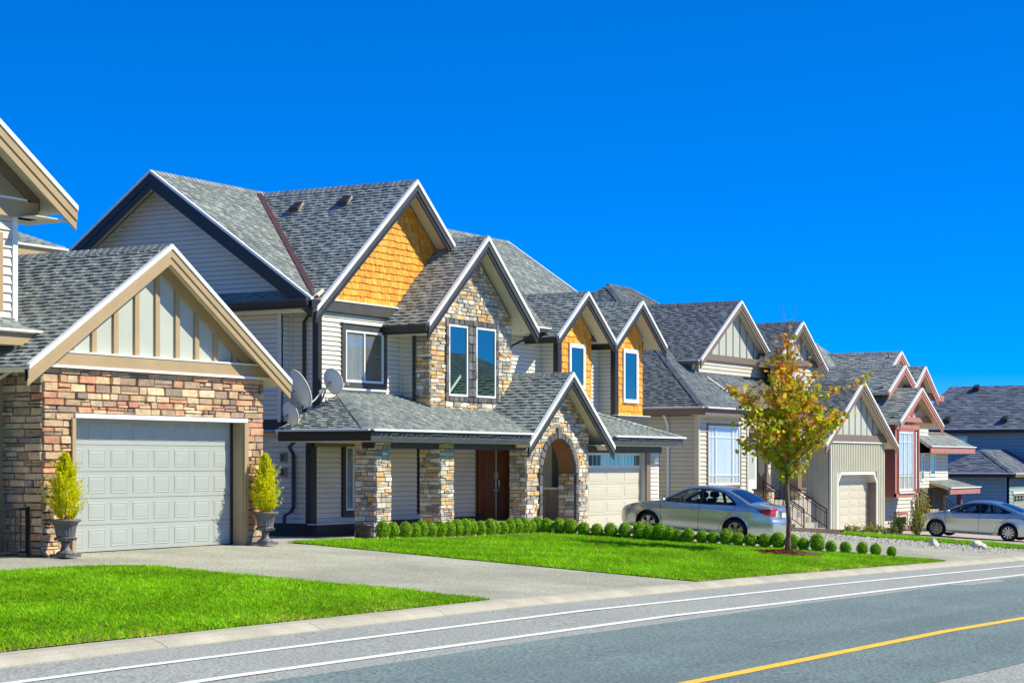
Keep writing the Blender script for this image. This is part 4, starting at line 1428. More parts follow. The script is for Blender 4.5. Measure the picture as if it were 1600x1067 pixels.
def railing(s_, t0, z0, t1, z1, h, label, nb=9):
    """sloping stair rail along the plot depth at s_, from low (t0,z0) to high (t1,z1)"""
    o = thing("stair_railing", (s_, t0, z0), label, "railing")
    for q, nm in ((h, "top_rail"), (h - 0.13, "sub_rail"), (0.1, "bottom_rail")):
        MB().tube([(s_, t0, z0 + q), (s_, t1, z1 + q)], 0.024 if q == h else 0.016, 6).build(nm, blackmetal, o)
    for i in range(nb):
        u = (i + 0.5) / nb
        t, z = t0 + (t1 - t0) * u, z0 + (z1 - z0) * u
        MB().tube([(s_, t, z + 0.1), (s_, t, z + h - 0.13)], 0.011, 5).build("baluster", blackmetal, o)
    for t, z in ((t0, z0), (t1, z1)):
        MB().tube([(s_, t, z - 0.02), (s_, t, z + h + 0.03)], 0.026, 6).build("post", blackmetal, o)
    return o


railing(62.4, 24.4, -2.32, 25.9, -1.35, 0.72, "black stair railing on the near side of the beige house steps")
railing(64.45, 24.35, -2.36, 25.95, -1.35, 0.72, "black stair railing beside the board and batten garage wall", 10)
# upper gables
for (t0, sc, zc, hl, hr, k, a0, a1, wz) in ((27.4, 63.9, 5.78, 3.5, 3.4, 0.646, 60.9, 66.9, 3.0), (26.75, 68.25, 5.28, 2.5, 2.6, 0.66, 66.2, 70.4, 2.2)):
    tw_ = t0 + 0.30
    zb = zc - 0.15 - (sc - a0) * k
    wq = wall(h3, FR(tw_), [(a0, wz), (a1, wz), (a1, zc - 0.15 - (a1 - sc) * k), (sc, zc - 0.15), (a0, zb)], panel_w, 0.15)
    siding(wq, FR(tw_), [(a0, wz), (a1, wz), (a1, zb - 0.1), (a0, zb - 0.1)], cream2, e=0.14)
    MB().rect(FR(tw_), a0 - 0.1, a1 + 0.1, zb - 0.1, zb + 0.12, 0.0, 0.1).build("beam", tan_dark, h3)
    battens(wq, FR(tw_), [sc + (i - 3) * 0.62 for i in range(7)], lambda a: zc - 0.18 - abs(a - sc) * k, zb + 0.12, tan_dark, 0.05, 0.018)
    gable(h3, t0, 32.2, sc, zc, hl, hr, k, tan_dark, pal=BLUE_ROOF, w=(0.07, 0.11, 0.10))
MB().box(60.86, 60.9, 27.8, 30, 2.9, 3.6).build("side_wall", cream2, h3)
gutter(h3, (60.38, 29.4, 3.52), (60.38, 27.4, 3.52), (-1, 0), tan_dark, dish_m)
gutter(h3, (64.9, 27.2, 3.62), (65.75, 27.2, 3.62), (0, -1), tan_dark, tan_dark)
spout(h3, [(60.5, 27.7, 3.42), (60.7, 27.85, 3.2), (60.85, 27.9, 3.0)], dish_m, 0.05)
window(h3, FR(27.05), 67.5, 68.9, 2.35, 3.3, white, 0.05, white, 0.06, 2, 1)
# garage
F3G = FR(25.3)
dA0, dA1, dZ0, dZ1 = 68.05, 72.3, -2.62, -0.45
ch = 0.32
gw3 = MB()
gw3.rect(F3G, 67.4, dA0, -2.65, 0.8, -0.35, 0)
gw3.rect(F3G, dA1, 73.3, -2.65, 0.8, -0.35, 0)
gw3.rect(F3G, dA0, dA1, dZ1, 0.8, -0.35, 0)
gw3.prism([(dA0, dZ1), (dA0, dZ1 - ch), (dA0 + ch, dZ1)], F3G, -0.35, 0)
gw3.prism([(dA1, dZ1), (dA1 - ch, dZ1), (dA1, dZ1 - ch)], F3G, -0.35, 0)
gw3 = gw3.build("wall", ribbed, h3)
a = 67.5
while a < 73.25:
    zb = dZ1 + 0.14 if dA0 - 0.1 < a < dA1 + 0.1 else -2.6
    MB().rect(F3G, a - 0.05, a + 0.05, zb, 0.74, 0.001, 0.06).build("rib", ribbed, gw3)
    a += 0.19
for lp in ([(dA0 - 0.1, -2.62), (dA0, -2.62), (dA0, dZ1 - ch), (dA0 - 0.1, dZ1 - ch)], [(dA1, -2.62), (dA1 + 0.1, -2.62), (dA1 + 0.1, dZ1 - ch), (dA1, dZ1 - ch)],
           [(dA0 + ch, dZ1), (dA1 - ch, dZ1), (dA1 - ch + .04, dZ1 + 0.1), (dA0 + ch - .04, dZ1 + 0.1)],
           [(dA0 - 0.1, dZ1 - ch + .001), (dA0, dZ1 - ch + .001), (dA0 + ch, dZ1), (dA0 + ch - .04, dZ1 + 0.1)], [(dA1, dZ1 - ch + .001), (dA1 + 0.1, dZ1 - ch + .001), (dA1 - ch + .04, dZ1 + 0.1), (dA1 - ch, dZ1)]):
    MB().prism(lp, F3G, 0.001, 0.06).build("door_trim", white, h3)
MB().box(dA1 - 0.015, dA1 + 0.02, 25.28, 25.6, dZ0, dZ1 - ch - 0.002).build("door_jamb", tan_dark, h3)
raised_door(h3, FR(25.62), dA0, dA1, dZ0, dZ1 + 0.01, 4, 7, door_c)
MB().rect(F3G, 67.3, 73.4, 0.80, 1.06, -0.1, 0.1).build("beam", tan_dark, h3)
MB().rect(F3G, 67.3, 73.4, 0.755, 0.797, -0.1, 0.12).build("beam_flashing", white, h3)
G3X, G3Z, G3K = 70.0, 3.08, 0.61
wq = wall(h3, F3G, [(67.0, 1.0), (73.1, 1.0), (G3X, G3Z - 0.15)], panel_w, 0.15)
battens(wq, F3G, [G3X + (i - 4) * 0.66 for i in range(9)], lambda a: G3Z - 0.18 - abs(a - G3X) * G3K, 1.06, tan_dark, 0.05, 0.018)
gable(h3, 24.98, 30.5, G3X, G3Z, 4.0, 4.0, G3K, tan_dark, pal=BLUE_ROOF, w=(0.08, 0.12, 0.11))
wq = wall(h3, LF(67.385), [(25.3, -2.65), (27.3, -2.65), (27.3, 1.0), (25.3, 1.0)], ribbed, 0.15)
battens(wq, LF(67.385), [25.36 + i * 0.2 for i in range(8)], lambda a: 0.9, -2.5, ribbed, 0.04, 0.025)
MB().box(67.36, 67.46, 25.27, 25.37, -2.6, 0.75).build("corner_board", white, h3)
MB().box(73.28, 73.32, 25.3, 31, -2.65, 1.0).build("side_wall", cream2, h3)

# ------------------------------------------------------------------ house with the dusty red bay
h4 = thing("red_bay_house", (79, 26, -2.8), "cream house with dusty red window bay and red trimmed gables", "house")
w4 = wall(h4, FR(26.3), [(73.9, -2.9), (80.3, -2.9), (80.3, 2.4), (73.9, 2.4)], cream)
siding(w4, FR(26.3), [(74.0, -2.7), (80.3, -2.7), (80.3, 1.3), (74.0, 1.3)], cream, e=0.16)
w4l = wall(h4, LF(73.9), [(26.3, -2.9), (36, -2.9), (36, 1.5), (26.3, 1.5)], cream)
bay = MB().box(75.0, 78.05, 25.45, 26.3, -1.4, 1.5).build("bay", redpaint, h4)
siding(bay, LF(75.0), [(25.5, -1.3), (26.3, -1.3), (26.3, 1.35), (25.5, 1.35)], redpaint, e=0.16)
siding(bay, FR(25.45), [(75.1, -1.2), (78.0, -1.2), (78.0, 1.3), (75.1, 1.3)], redpaint, e=0.12, holes=((75.35, 77.45, -1.3, 1.35),))
for r4 in ((74.98, 75.12, -1.4, 1.4), (77.95, 78.08, -1.4, 1.4), (74.98, 78.08, -1.42, -1.24), (74.98, 78.08, 1.36, 1.56)):
    MB().rect(FR(25.45), *r4, 0.03, 0.06).build("bay_trim", redtrim, h4)
bw = window(h4, FR(25.45), 75.5, 77.3, -1.15, 1.28, redtrim, 0.1, white, 0.08, 3, 1, glass_clear, curtain_m, top_rows=(-0.55, 0.85))
MB().rect(FR(25.45), 75.4, 77.4, -1.25, -1.2, 0.03, 0.12).build("window_sill", white, h4)
MB().rect(FR(25.45), 77.62, 77.72, -1.1, 1.3, 0.03, 0.05).build("corner_bead", white, h4)


def red_gable(t0, sc, zc, hl, hr, k, tb, wz, panel=True):
    wq = wall(h4, FR(t0 + 0.4), [(sc - hl + 0.5, zc - 0.1 - (hl - 0.5) * k), (sc + hr - 0.5, zc - 0.1 - (hr - 0.5) * k), (sc, zc - 0.12)], cream_panel, 0.12)
    zb = zc - 0.12 - (hl - 0.5) * k
    MB().rect(FR(t0 + 0.4), sc - hl + 0.35, sc + hr - 0.35, zb - 0.08, zb + 0.12, -0.1, 0.1).build("beam", redtrim, h4)
    MB().rect(FR(t0 + 0.4), sc - 0.06, sc + 0.06, zb + 0.16, zc - 0.3, 0.0, 0.05).build("gable_post", redtrim, wq)
    for sg in (-1, 1):
        MB().prism([(sc, zb + 0.16), (sc + sg * 0.12, zb + 0.16), (sc + sg * hl * 0.32, zb + 0.5), (sc + sg * hl * 0.28, zb + 0.62)], FR(t0 + 0.4), 0.0, 0.045).build("gable_bracket", redtrim, wq)
    gable(h4, t0, tb, sc, zc, hl, hr, k, redtrim, pal=GREY_ROOF, e=0.17, w=(0.08, 0.13, 0.12), tw=(0.25, 0.5))


red_gable(25.0, 77.1, 3.05, 2.75, 2.9, 0.52, 29.5, 1.5)
red_gable(26.0, 77.95, 4.05, 2.1, 2.1, 0.56, 31, 2.9)
red_gable(25.9, 80.35, 4.10, 1.45, 1.85, 0.68, 30, 3.0)
red_gable(27.0, 80.45, 4.78, 1.5, 1.5, 0.58, 30.5, 4.0)
# main roof
roof_slope(h4, [(73.4, 26.2, 1.55), (73.4, 37, 1.55), (80.4, 31, 5.3)], e=0.17, tw=(0.25, 0.5))
roof_slope(h4, [(73.4, 26.2, 1.55), (80.4, 31, 5.3), (80.8, 31, 5.3), (82.0, 26.2, 1.55)], e=0.17, tw=(0.25, 0.5))
roof_slope(h4, [(82.0, 26.2, 1.55), (82.0, 37, 1.55), (80.8, 31, 5.3)], e=0.3)
ridge(h4, (73.4, 26.2, 1.55), (80.4, 31, 5.3), 0.3)
MB().box(73.36, 73.4, 26.0, 36, 1.30, 1.53).build("fascia", redpaint, h4)
# right wing: tall bit, skirt roofs, small windows, entrance
w4r = wall(h4, FR(26.3), [(80.25, -2.9), (84.9, -2.9), (84.9, 1.3), (80.25, 1.3)], cream)
w4t = wall(h4, FR(26.28), [(79.0, 1.0), (82.0, 1.0), (82.0, 3.1), (79.0, 3.1)], cream)
siding(w4t, FR(26.28), [(79.05, 1.0), (81.95, 1.0), (81.95, 3.0), (79.05, 3.0)], cream, e=0.16)
MB().box(81.98, 82.02, 26.28, 33, 1.0, 3.1).build('side_wall', cream, h4)
MB().box(81.7, 83.4, 26.0, 26.3, 2.72, 2.98).build('fascia', redtrim, h4)
siding(w4r, FR(26.3), [(80.3, -1.1), (84.85, -1.1), (84.85, 0.42), (80.3, 0.42)], cream, e=0.16)
MB().box(84.88, 84.92, 26.3, 34, -2.9, 1.3).build("side_wall", cream, h4)
roof_slope(h4, [(80.1, 25.6, 0.72), (86.6, 25.6, 0.72), (85.2, 26.5, 1.35), (80.1, 26.5, 1.35)], e=0.17)
MB().box(80.1, 86.62, 25.55, 25.6, 0.42, 0.68).build("fascia", redtrim, h4)
MB().box(80.1, 86.65, 25.5, 25.62, 0.685, 0.735).build("gutter_lip", white, h4)
MB().box(80.1, 86.6, 25.6, 26.35, 0.40, 0.42).build("soffit_board", soffit, h4)
roof_slope(h4, [(82.2, 25.4, -1.1), (86.7, 25.4, -1.1), (85.6, 26.4, -0.75), (82.2, 26.4, -0.75)], e=0.17)
MB().box(82.2, 86.72, 25.35, 25.4, -1.38, -1.13).build("fascia", redtrim, h4)
MB().box(82.2, 86.75, 25.3, 25.42, -1.125, -1.075).build("gutter_lip", white, h4)
MB().box(86.62, 90.4, 26.8, 26.9, 3.62, 3.9).build("fascia", redtrim, h4) if False else None
for a0, a1, z0, z1 in ((81.0, 81.35, -0.75, 0.35), (82.25, 82.95, -0.55, 0.36), (81.0, 81.7, 2.2, 2.75)):
    window(h4, FR(26.28 if z0 > 1 else 26.3), a0, a1, z0, z1, white, 0.05, white, 0.06, 1, 1)
window(h4, FR(26.3), 77.6, 79.0, -2.66, -2.2, redtrim, 0.14, white, 0.07, 1, 1)
d4 = MB().rect(FR(26.3), 84.0, 84.7, -2.85, -1.45, 0.0, 0.06).build("door", tan, h4)
MB().box(84.58, 84.78, 25.6, 25.8, -2.9, -1.4).build("porch_column", redpaint, h4)
for i in range(4):
    MB().box(80.1, 81.4, 24.7 + i * 0.3, 26.2, -2.9, -2.6 + i * 0.2).build("step", concrete2, h4)
railing(80.0, 24.6, -2.78, 26.0, -1.9, 0.75, "black stair railing leading up beside the red bay")
railing(81.5, 24.6, -2.78, 26.0, -1.9, 0.75, "black stair railing left of the entrance behind the second silver car")

# ------------------------------------------------------------------ shaded blue house at the right edge
h5 = thing("blue_grey_house", (113, 32, -3.9), "blue grey house in shade at the right edge with dark roof", "house")
w5 = wall(h5, LF(113.5), [(24, -4), (37.2, -4), (37.2, 2.0), (24, 2.0)], bluegrey, 0.2)
siding(w5, LF(113.5), [(26, -1.0), (37.1, -1.0), (37.1, 1.7), (26, 1.7)], bluegrey, e=0.2)
MB().box(113.5, 124, 23.9, 24.0, -4, 2.0).build("front_wall", bluegrey, h5)
MB().box(113.5, 124, 37.1, 37.2, -4, 2.0).build("rear_wall", bluegrey, h5)
roof_slope(h5, [(113, 22, 2.0), (113, 37.6, 2.0), (118, 36.4, 4.75), (118, 22, 4.75)], DARK_ROOF, e=0.2, tw=(0.3, 0.6))
roof_slope(h5, [(118, 22, 4.75), (118, 36.4, 4.75), (123, 37.6, 2.0), (123, 22, 2.0)], DARK_ROOF, e=0.4)
roof_slope(h5, [(113, 37.6, 2.0), (118, 36.4, 4.75), (123, 37.6, 2.0)], DARK_ROOF, e=0.4)
gutter(h5, (112.96, 37.6, 2.0), (112.96, 22, 2.0), (-1, 0), black, dish_m, h=0.25)
MB().box(113, 113.5, 22, 37.5, 1.72, 1.75).build("soffit_board", soffit, h5)
window(h5, LF(113.5), 34.0, 35.1, 0.66, 1.55, white, 0.06, white, 0.08, 2, 1)
for a, t in ((113.9, 35.3), (113.9, 31.8), (117.6, 34.6), (117.6, 31.0)):
    z = 2.0 + (a - 113) * 0.55
    MB().add([(a - .25, t - .2, z - .1), (a + .2, t - .2, z + .12), (a + .2, t + .2, z + .12), (a - .25, t + .2, z - .1), (a - .3, t - .18, z + .14), (a + .1, t - .15, z + .32), (a + .1, t + .15, z + .32), (a - .3, t + .18, z + .14)],
             [(0, 3, 2, 1), (4, 5, 6, 7), (0, 1, 5, 4), (1, 2, 6, 5), (2, 3, 7, 6), (3, 0, 4, 7)]).build("roof_vent", black, h5)
roof_slope(h5, [(105.9, 29.1, -0.6), (105.9, 34.1, -0.6), (108.3, 31.6, 0.75)], DARK_ROOF, e=0.2, tw=(0.3, 0.6))
roof_slope(h5, [(105.9, 29.1, -0.6), (113.4, 29.1, -0.6), (113.4, 31.6, 0.75), (108.3, 31.6, 0.75)], DARK_ROOF, e=0.2, tw=(0.3, 0.6))
roof_slope(h5, [(105.9, 34.1, -0.6), (113.4, 34.1, -0.6), (113.4, 31.6, 0.75), (108.3, 31.6, 0.75)], DARK_ROOF, e=0.4)
ridge(h5, (105.9, 29.1, -0.6), (108.3, 31.6, 0.75), 0.2, DARK_ROOF)
gutter(h5, (105.86, 34.1, -0.6), (105.86, 29.06, -0.6), (-1, 0), black, dish_m, h=0.2)
gutter(h5, (105.86, 29.06, -0.6), (113.4, 29.06, -0.6), (0, -1), tan_dark, h=0.2)
w5w = wall(h5, LF(106.4), [(29.5, -4), (33.7, -4), (33.7, -0.6), (29.5, -0.6)], bluegrey, 0.2)
siding(w5w, LF(106.4), [(29.6, -3.4), (33.6, -3.4), (33.6, -0.8), (29.6, -0.8)], bluegrey, e=0.2)
MB().rect(LF(106.4), 31.1, 31.2, -3.6, -0.8, 0.02, 0.06).build("corner_board", bluegrey, h5)
w5f = wall(h5, FR(29.5), [(106.4, -4), (113.4, -4), (113.4, -0.6), (106.4, -0.6)], cream, 0.2)
siding(w5f, FR(29.5), [(106.45, -3.4), (113.3, -3.4), (113.3, -0.9), (106.45, -0.9)], bluegrey, e=0.2, holes=((107.2, 112.6, -4, -1.6),))
MB().rect(FR(29.5), 107.1, 112.7, -1.75, -1.6, 0.0, 0.08).build("door_header", white, h5)
raised_door(h5, FR(29.48), 107.3, 112.5, -3.75, -1.75, 8, 4, door_w)
for i in range(8):
    for j in range(2):
        a = 107.3 + i * 0.65 + 0.12
        MB().rect(FR(29.48), a, a + 0.18, -2.15 + j * 0.17, -2.02 + j * 0.17, 0.012, 0.03).build("pane", glass_dark, h5)
        MB().rect(FR(29.48), a + 0.23, a + 0.41, -2.15 + j * 0.17, -2.02 + j * 0.17, 0.012, 0.03).build("pane", glass_dark, h5)

# ------------------------------------------------------------------ house across the street (seen mirrored in the windows)
h6 = thing("opposite_house", (110, -18, -3.4), "beige house across the street, seen mirrored in the stone bay windows", "house")
w6 = MB().box(96, 124, -26, -13, -3.8, 4.4).build("wall", cream2, h6)
roof_slope(h6, [(95.5, -12.5, 4.4), (124.5, -12.5, 4.4), (120, -19.5, 7.9), (100, -19.5, 7.9)], BLUE_ROOF, e=0.5, tw=(0.6, 1.2))
roof_slope(h6, [(95.5, -26.5, 4.4), (124.5, -26.5, 4.4), (120, -19.5, 7.9), (100, -19.5, 7.9)], BLUE_ROOF, e=0.5, tw=(0.6, 1.2))
roof_slope(h6, [(95.5, -12.5, 4.4), (95.5, -26.5, 4.4), (100, -19.5, 7.9)], BLUE_ROOF, e=0.5, tw=(0.6, 1.2))
roof_slope(h6, [(124.5, -12.5, 4.4), (124.5, -26.5, 4.4), (120, -19.5, 7.9)], BLUE_ROOF, e=0.5, tw=(0.6, 1.2))
for a in (99, 106, 113, 119):
    window(h6, lambda x, z, d: (x, -13 + d, z), a, a + 1.8, 1.6, 3.4, white, 0.12, white, 0.08, 2, 1)


# ------------------------------------------------------------------ cars
def pip(x, z, P):
    c = False
    n = len(P)
    for i in range(n):
        x0, z0 = P[i]
        x1, z1 = P[(i + 1) % n]
        if (z0 > z) != (z1 > z) and x < (x1 - x0) * (z - z0) / (z1 - z0) + x0:
            c = not c
    return c


def smooth_line(P, n=5):
    """Catmull-Rom through the points"""
    out = []
    for i in range(len(P) - 1):
        p0, p1, p2, p3 = P[max(i - 1, 0)], P[i], P[i + 1], P[min(i + 2, len(P) - 1)]
        for k in range(n):
            u = k / n
            out.append(tuple(0.5 * ((2 * p1[j]) + (-p0[j] + p2[j]) * u + (2 * p0[j] - 5 * p1[j] + 4 * p2[j] - p3[j]) * u * u + (-p0[j] + 3 * p1[j] - 3 * p2[j] + p3[j]) * u ** 3) for j in range(len(p1))))
    out.append(tuple(P[-1]))
    return out


def sedan(label, S, loc, pitch, hub_style):
    car = thing("parked_car", (0, 0, 0), label, "car", "silver cars parked in driveways")
    L, HW = S['L'], S['hw']
    w1, w2, wr, ar, wz = S['w1'], S['w2'], S['wr'], S['ar'], S['wr']
    top = smooth_line(S['top'], 5)      # (x, z) from front bumper bottom over the roof to rear bumper bottom
    zb = lambda x: S['belt'][0] + (S['belt'][1] - S['belt'][0]) * min(1, max(0, (x - 1.2) / 2.6))

    def W(x, z):
        y = HW
        if x < 0.8:
            y -= 0.24 * ((0.8 - x) / 0.8) ** 2.4
        if x > L - 0.75:
            y -= 0.19 * ((x - (L - 0.75)) / 0.75) ** 2.4
        b = zb(x)
        if z <= b:
            y -= 0.05 * ((z - 0.62) / 0.4) ** 2
            y += 0.012 * math.exp(-((z - b + 0.17) / 0.035) ** 2)
        else:
            y -= 0.05 * ((b - 0.62) / 0.4) ** 2 + 0.10 * min(1, (z - b) / 0.06) * 0.25 + 0.40 * (z - b)
        for wx in (w1, w2):
            r = math.hypot(x - wx, z - wz)
            if r < ar + 0.09:
                y += 0.014 * math.exp(-((r - ar) / 0.035) ** 2)
        return y

    def arc(cx, r, a0, a1, n=14):
        return [(cx + r * math.cos(a0 + (a1 - a0) * k / n), wz + r * math.sin(a0 + (a1 - a0) * k / n)) for k in range(n + 1)]
    zs = S['sill']
    da = math.asin(max(-1, min(1, (zs - wz) / ar)))
    bottom = arc(w2, ar, da, PI - da) + arc(w1, ar, da, PI - da)   # right arch (rear) to front
    outline = top + [(top[-1][0] - 0.1, zs + 0.03)] + [(w2 + ar + 0.12, zs)] + arc(w2, ar, da, PI - da) + [((w1 + w2) / 2 + 0.6, zs), ((w1 + w2) / 2 - 0.6, zs)] + arc(w1, ar, da, PI - da) + [(w1 - ar - 0.1, zs), (top[0][0] + 0.06, zs + 0.02)]
    regions = S['regions']          # (kind, polygon)
    pts = list(outline)
    E = [(i, (i + 1) % len(outline)) for i in range(len(outline))]
    for kind, P in regions:
        o = len(pts)
        pts += P
        E += [(o + i, o + (i + 1) % len(P)) for i in range(len(P))]
    st = 0.05
    for i in range(int(L / st) + 1):
        for j in range(int(1.5 / st) + 1):
            x, z = i * st + 0.011, j * st + 0.013
            if pip(x, z, outline):
                if min(math.hypot(x - q[0], z - q[1]) for q in pts[:len(outline) + sum(len(P) for _, P in regions)]) > 0.022:
                    pts.append((x, z))
    res = delaunay_2d_cdt([Vector(p) for p in pts], E, [], 0, 1e-5)
    vv, tris = [tuple(v) for v in res[0]], res[2]
    groups = {}
    for t in tris:
        cx, cz = sum(vv[i][0] for i in t) / 3, sum(vv[i][1] for i in t) / 3
        if not pip(cx, cz, outline):
            continue
        kind = 'body'
        for k, P in regions:
            if pip(cx, cz, P):
                kind = k
        groups.setdefault(kind, []).append(t)
    # car axes: X right, Y forward, Z up
    yc = S['L'] / 2

    def put(x, y, z):
        return (y, yc - x, z)
    parts = {}

    def addtri(kind, V, F):
        parts.setdefault(kind, MB()).add(V, F)
    for side in (-1, 1):
        for kind, T in groups.items():
            used = {}
            V, F = [], []
            inset = 0.004 if kind.startswith('glass') else 0.0
            for t in T:
                f = []
                for i in t:
                    if i not in used:
                        used[i] = len(V)
                        x, z = vv[i]
                        V.append(put(x, side * (W(x, z) - inset), z))
                    f.append(used[i])
                F.append(tuple(f) if side > 0 else tuple(reversed(f)))
            addtri(kind + ('' if kind in ('body', 'trim') else ('_l' if side < 0 else '_r')), V, F)
    # strip over the top: bumper, bonnet, windscreen, roof, rear window, boot, rear bumper
    NV = 14
    rows = []
    for (x, z) in top:
        w = W(x, z)
        nx = max(-1, min(1, (x - L / 2) / (L / 2)))
        endf = abs(nx) ** 8
        cz_ = 0.05 * (1 - endf)
        cx_ = (0.20 if nx < 0 else 0.14) * endf * (-1 if nx < 0 else 1)
        rows.append([put(x + cx_ * (1 - v * v), v * w, z + cz_ * (1 - abs(v) ** 2.4)) for v in [(-1 + 2 * k / NV) for k in range(NV + 1)]])
    for i in range(len(rows) - 1):
        xm, zm = (top[i][0] + top[i + 1][0]) / 2, (top[i][1] + top[i + 1][1]) / 2
        for k in range(NV):
            vm = -1 + 2 * (k + 0.5) / NV
            kind = S['strip'](xm, zm, vm)
            V = [rows[i][k], rows[i][k + 1], rows[i + 1][k + 1], rows[i + 1][k]]
            addtri(kind, V, [(0, 1, 2, 3)])
    mats = {'body': silver, 'trim': plastic_k, 'windscreen': car_glass, 'rear_window': mat_rear, 'taillight': red_lens, 'taillight_white': clear_lens,
            'headlight': clear_lens, 'amber': amber_lens, 'glass_front': car_glass, 'glass_rear': car_glass, 'glass_quarter': car_glass, 'grille': plastic_k, 'rear_dark': plastic_k}
    names = {'trim': 'window_trim', 'windscreen': 'windscreen', 'rear_window': 'rear_window', 'glass_front': 'window', 'glass_rear': 'window', 'glass_quarter': 'window',
             'taillight': 'taillight', 'taillight_white': 'reversing_light', 'headlight': 'headlight', 'amber': 'turn_signal', 'grille': 'grille', 'rear_dark': 'rear_trim'}
    body = None
    for kind in ['body'] + sorted(k for k in parts if k != 'body'):
        base = kind[:-2] if kind.endswith(('_l', '_r')) else kind
        nm = 'body' if kind == 'body' else names.get(base, 'trim')
        o = parts[kind].build(nm, mats.get(base, plastic_k), car, smooth=True)
        bm = bmesh.new()
        bm.from_mesh(o.data)
        bmesh.ops.remove_doubles(bm, verts=bm.verts, dist=0.0015)
        bmesh.ops.recalc_face_normals(bm, faces=bm.faces)
        bm.to_mesh(o.data)
        bm.free()
        for p in o.data.polygons:
            p.use_smooth = True
        if kind == 'body':
            body = o
    # wheel wells and floor
    fl = MB()
    fl.box(-HW + 0.17, HW - 0.17, yc - (L - 0.2), yc - 0.2, 0.19, 0.34)
    fl.build("underbody", plastic_k, car)
    for wx in (w1, w2):
        for sd in (-1, 1):
            V, F = [], []
            n = 16
            for k in range(n + 1):
                a = da + (PI - 2 * da) * k / n
                for y in (HW - 0.03, HW - 0.28):
                    V.append(put(wx + (ar + 0.004) * math.cos(a), sd * y, wz + (ar + 0.004) * math.sin(a)))
            F = [(2 * k, 2 * k + 1, 2 * k + 3, 2 * k + 2) for k in range(n)]
            mesh("wheel_arch", V, F, plastic_k, car)
            # wheel
            cx, cy = sd * (HW - 0.13), yc - wx
            prof = [(0.19, -0.10), (wr - 0.05, -0.105), (wr - 0.012, -0.085), (wr, -0.05), (wr, 0.05), (wr - 0.012, 0.085), (wr - 0.05, 0.105), (wr - 0.09, 0.10), (0.19, 0.06)]
            V, F = [], []
            n = 36
            for r, q in prof:
                for k in range(n):
                    a = 2 * PI * k / n
                    V.append((cx + sd * q, cy + r * math.cos(a), wz + r * math.sin(a)))
            for i in range(len(prof) - 1):
                F += [(i * n + k, i * n + (k + 1) % n, (i + 1) * n + (k + 1) % n, (i + 1) * n + k) for k in range(n)]
            wheel = mesh("wheel", V, F, tyre_m, car, smooth=True)
            rim = MB()
            rr = wr - 0.085
            for (r0, r1, q0, q1) in ((rr, rr - 0.025, 0.095, 0.085), (rr - 0.025, rr - 0.03, 0.085, 0.0), (rr - 0.03, 0.0, 0.0, 0.0)):
                o = []
                for k in range(n):
                    a = 2 * PI * k / n
                    o.append((cx + sd * q0, cy + r0 * math.cos(a), wz + r0 * math.sin(a)))
                for k in range(n):
                    a = 2 * PI * k / n
                    o.append((cx + sd * q1, cy + r1 * math.cos(a), wz + r1 * math.sin(a)))
                if r1 > 0:
                    rim.add(o, [(k, (k + 1) % n, n + (k + 1) % n, n + k) for k in range(n)])
            rim.build("rim", rim_m, wheel)
            disc = [(cx + sd * 0.004, cy + (rr - 0.02) * math.cos(2 * PI * k / n), wz + (rr - 0.02) * math.sin(2 * PI * k / n)) for k in range(n)]
            mesh("brake_disc", disc, [tuple(range(n))], plastic_k, wheel)
            for k in range(hub_style[0]):
                a0 = 2 * PI * k / hub_style[0] + 0.3
                for off in hub_style[1]:
                    a = a0 + off
                    b = a + hub_style[3]
                    w0, w1_ = hub_style[2]
                    tx, tz = -math.sin(a), math.cos(a)
                    p0 = [(0.03 * math.cos(a) + tx * s_ * w0, 0.03 * math.sin(a) + tz * s_ * w0) for s_ in (-1, 1)]
                    tx, tz = -math.sin(b), math.cos(b)
                    p1 = [((rr - 0.01) * math.cos(b) + tx * s_ * w1_, (rr - 0.01) * math.sin(b) + tz * s_ * w1_) for s_ in (1, -1)]
                    lp = p0 + p1
                    V = [(cx + sd * 0.03, cy + u, wz + v) for u, v in lp] + [(cx + sd * 0.085, cy + u, wz + v) for u, v in lp]
                    mesh("spoke", V, [(4, 5, 6, 7), (0, 1, 5, 4), (1, 2, 6, 5), (2, 3, 7, 6), (3, 0, 4, 7)], rim_m, wheel)
            hb = [(cx + sd * 0.095, cy + 0.035 * math.cos(2 * PI * k / 12), wz + 0.035 * math.sin(2 * PI * k / 12)) for k in range(12)]
            mesh("hub_cap", hb + [(v[0] - sd * 0.04, v[1], v[2]) for v in hb], [tuple(range(12))] + [(k, (k + 1) % 12, 12 + (k + 1) % 12, 12 + k) for k in range(12)], rim_m, wheel)
    # door seams, handles, mirrors
    for line in S['seams']:
        for sd in (-1, 1):
            q = smooth_line(line, 4)
            MB().tube([put(x, sd * (W(x, z) + 0.0005), z) for x, z in q], 0.0055, 4).build("door_seam", plastic_k, car)
    for (x, z) in S['handles']:
        for sd in (-1, 1):
            y = W(x, z)
            MB().tube([put(x - 0.09, sd * (y - 0.005), z), put(x - 0.07, sd * (y + 0.03), z), put(x + 0.07, sd * (y + 0.03), z + 0.004), put(x + 0.09, sd * (y - 0.005), z + 0.004)], 0.014, 6).build("door_handle", chrome if False else silver, car, True)
    mx, mz = S['mirror']
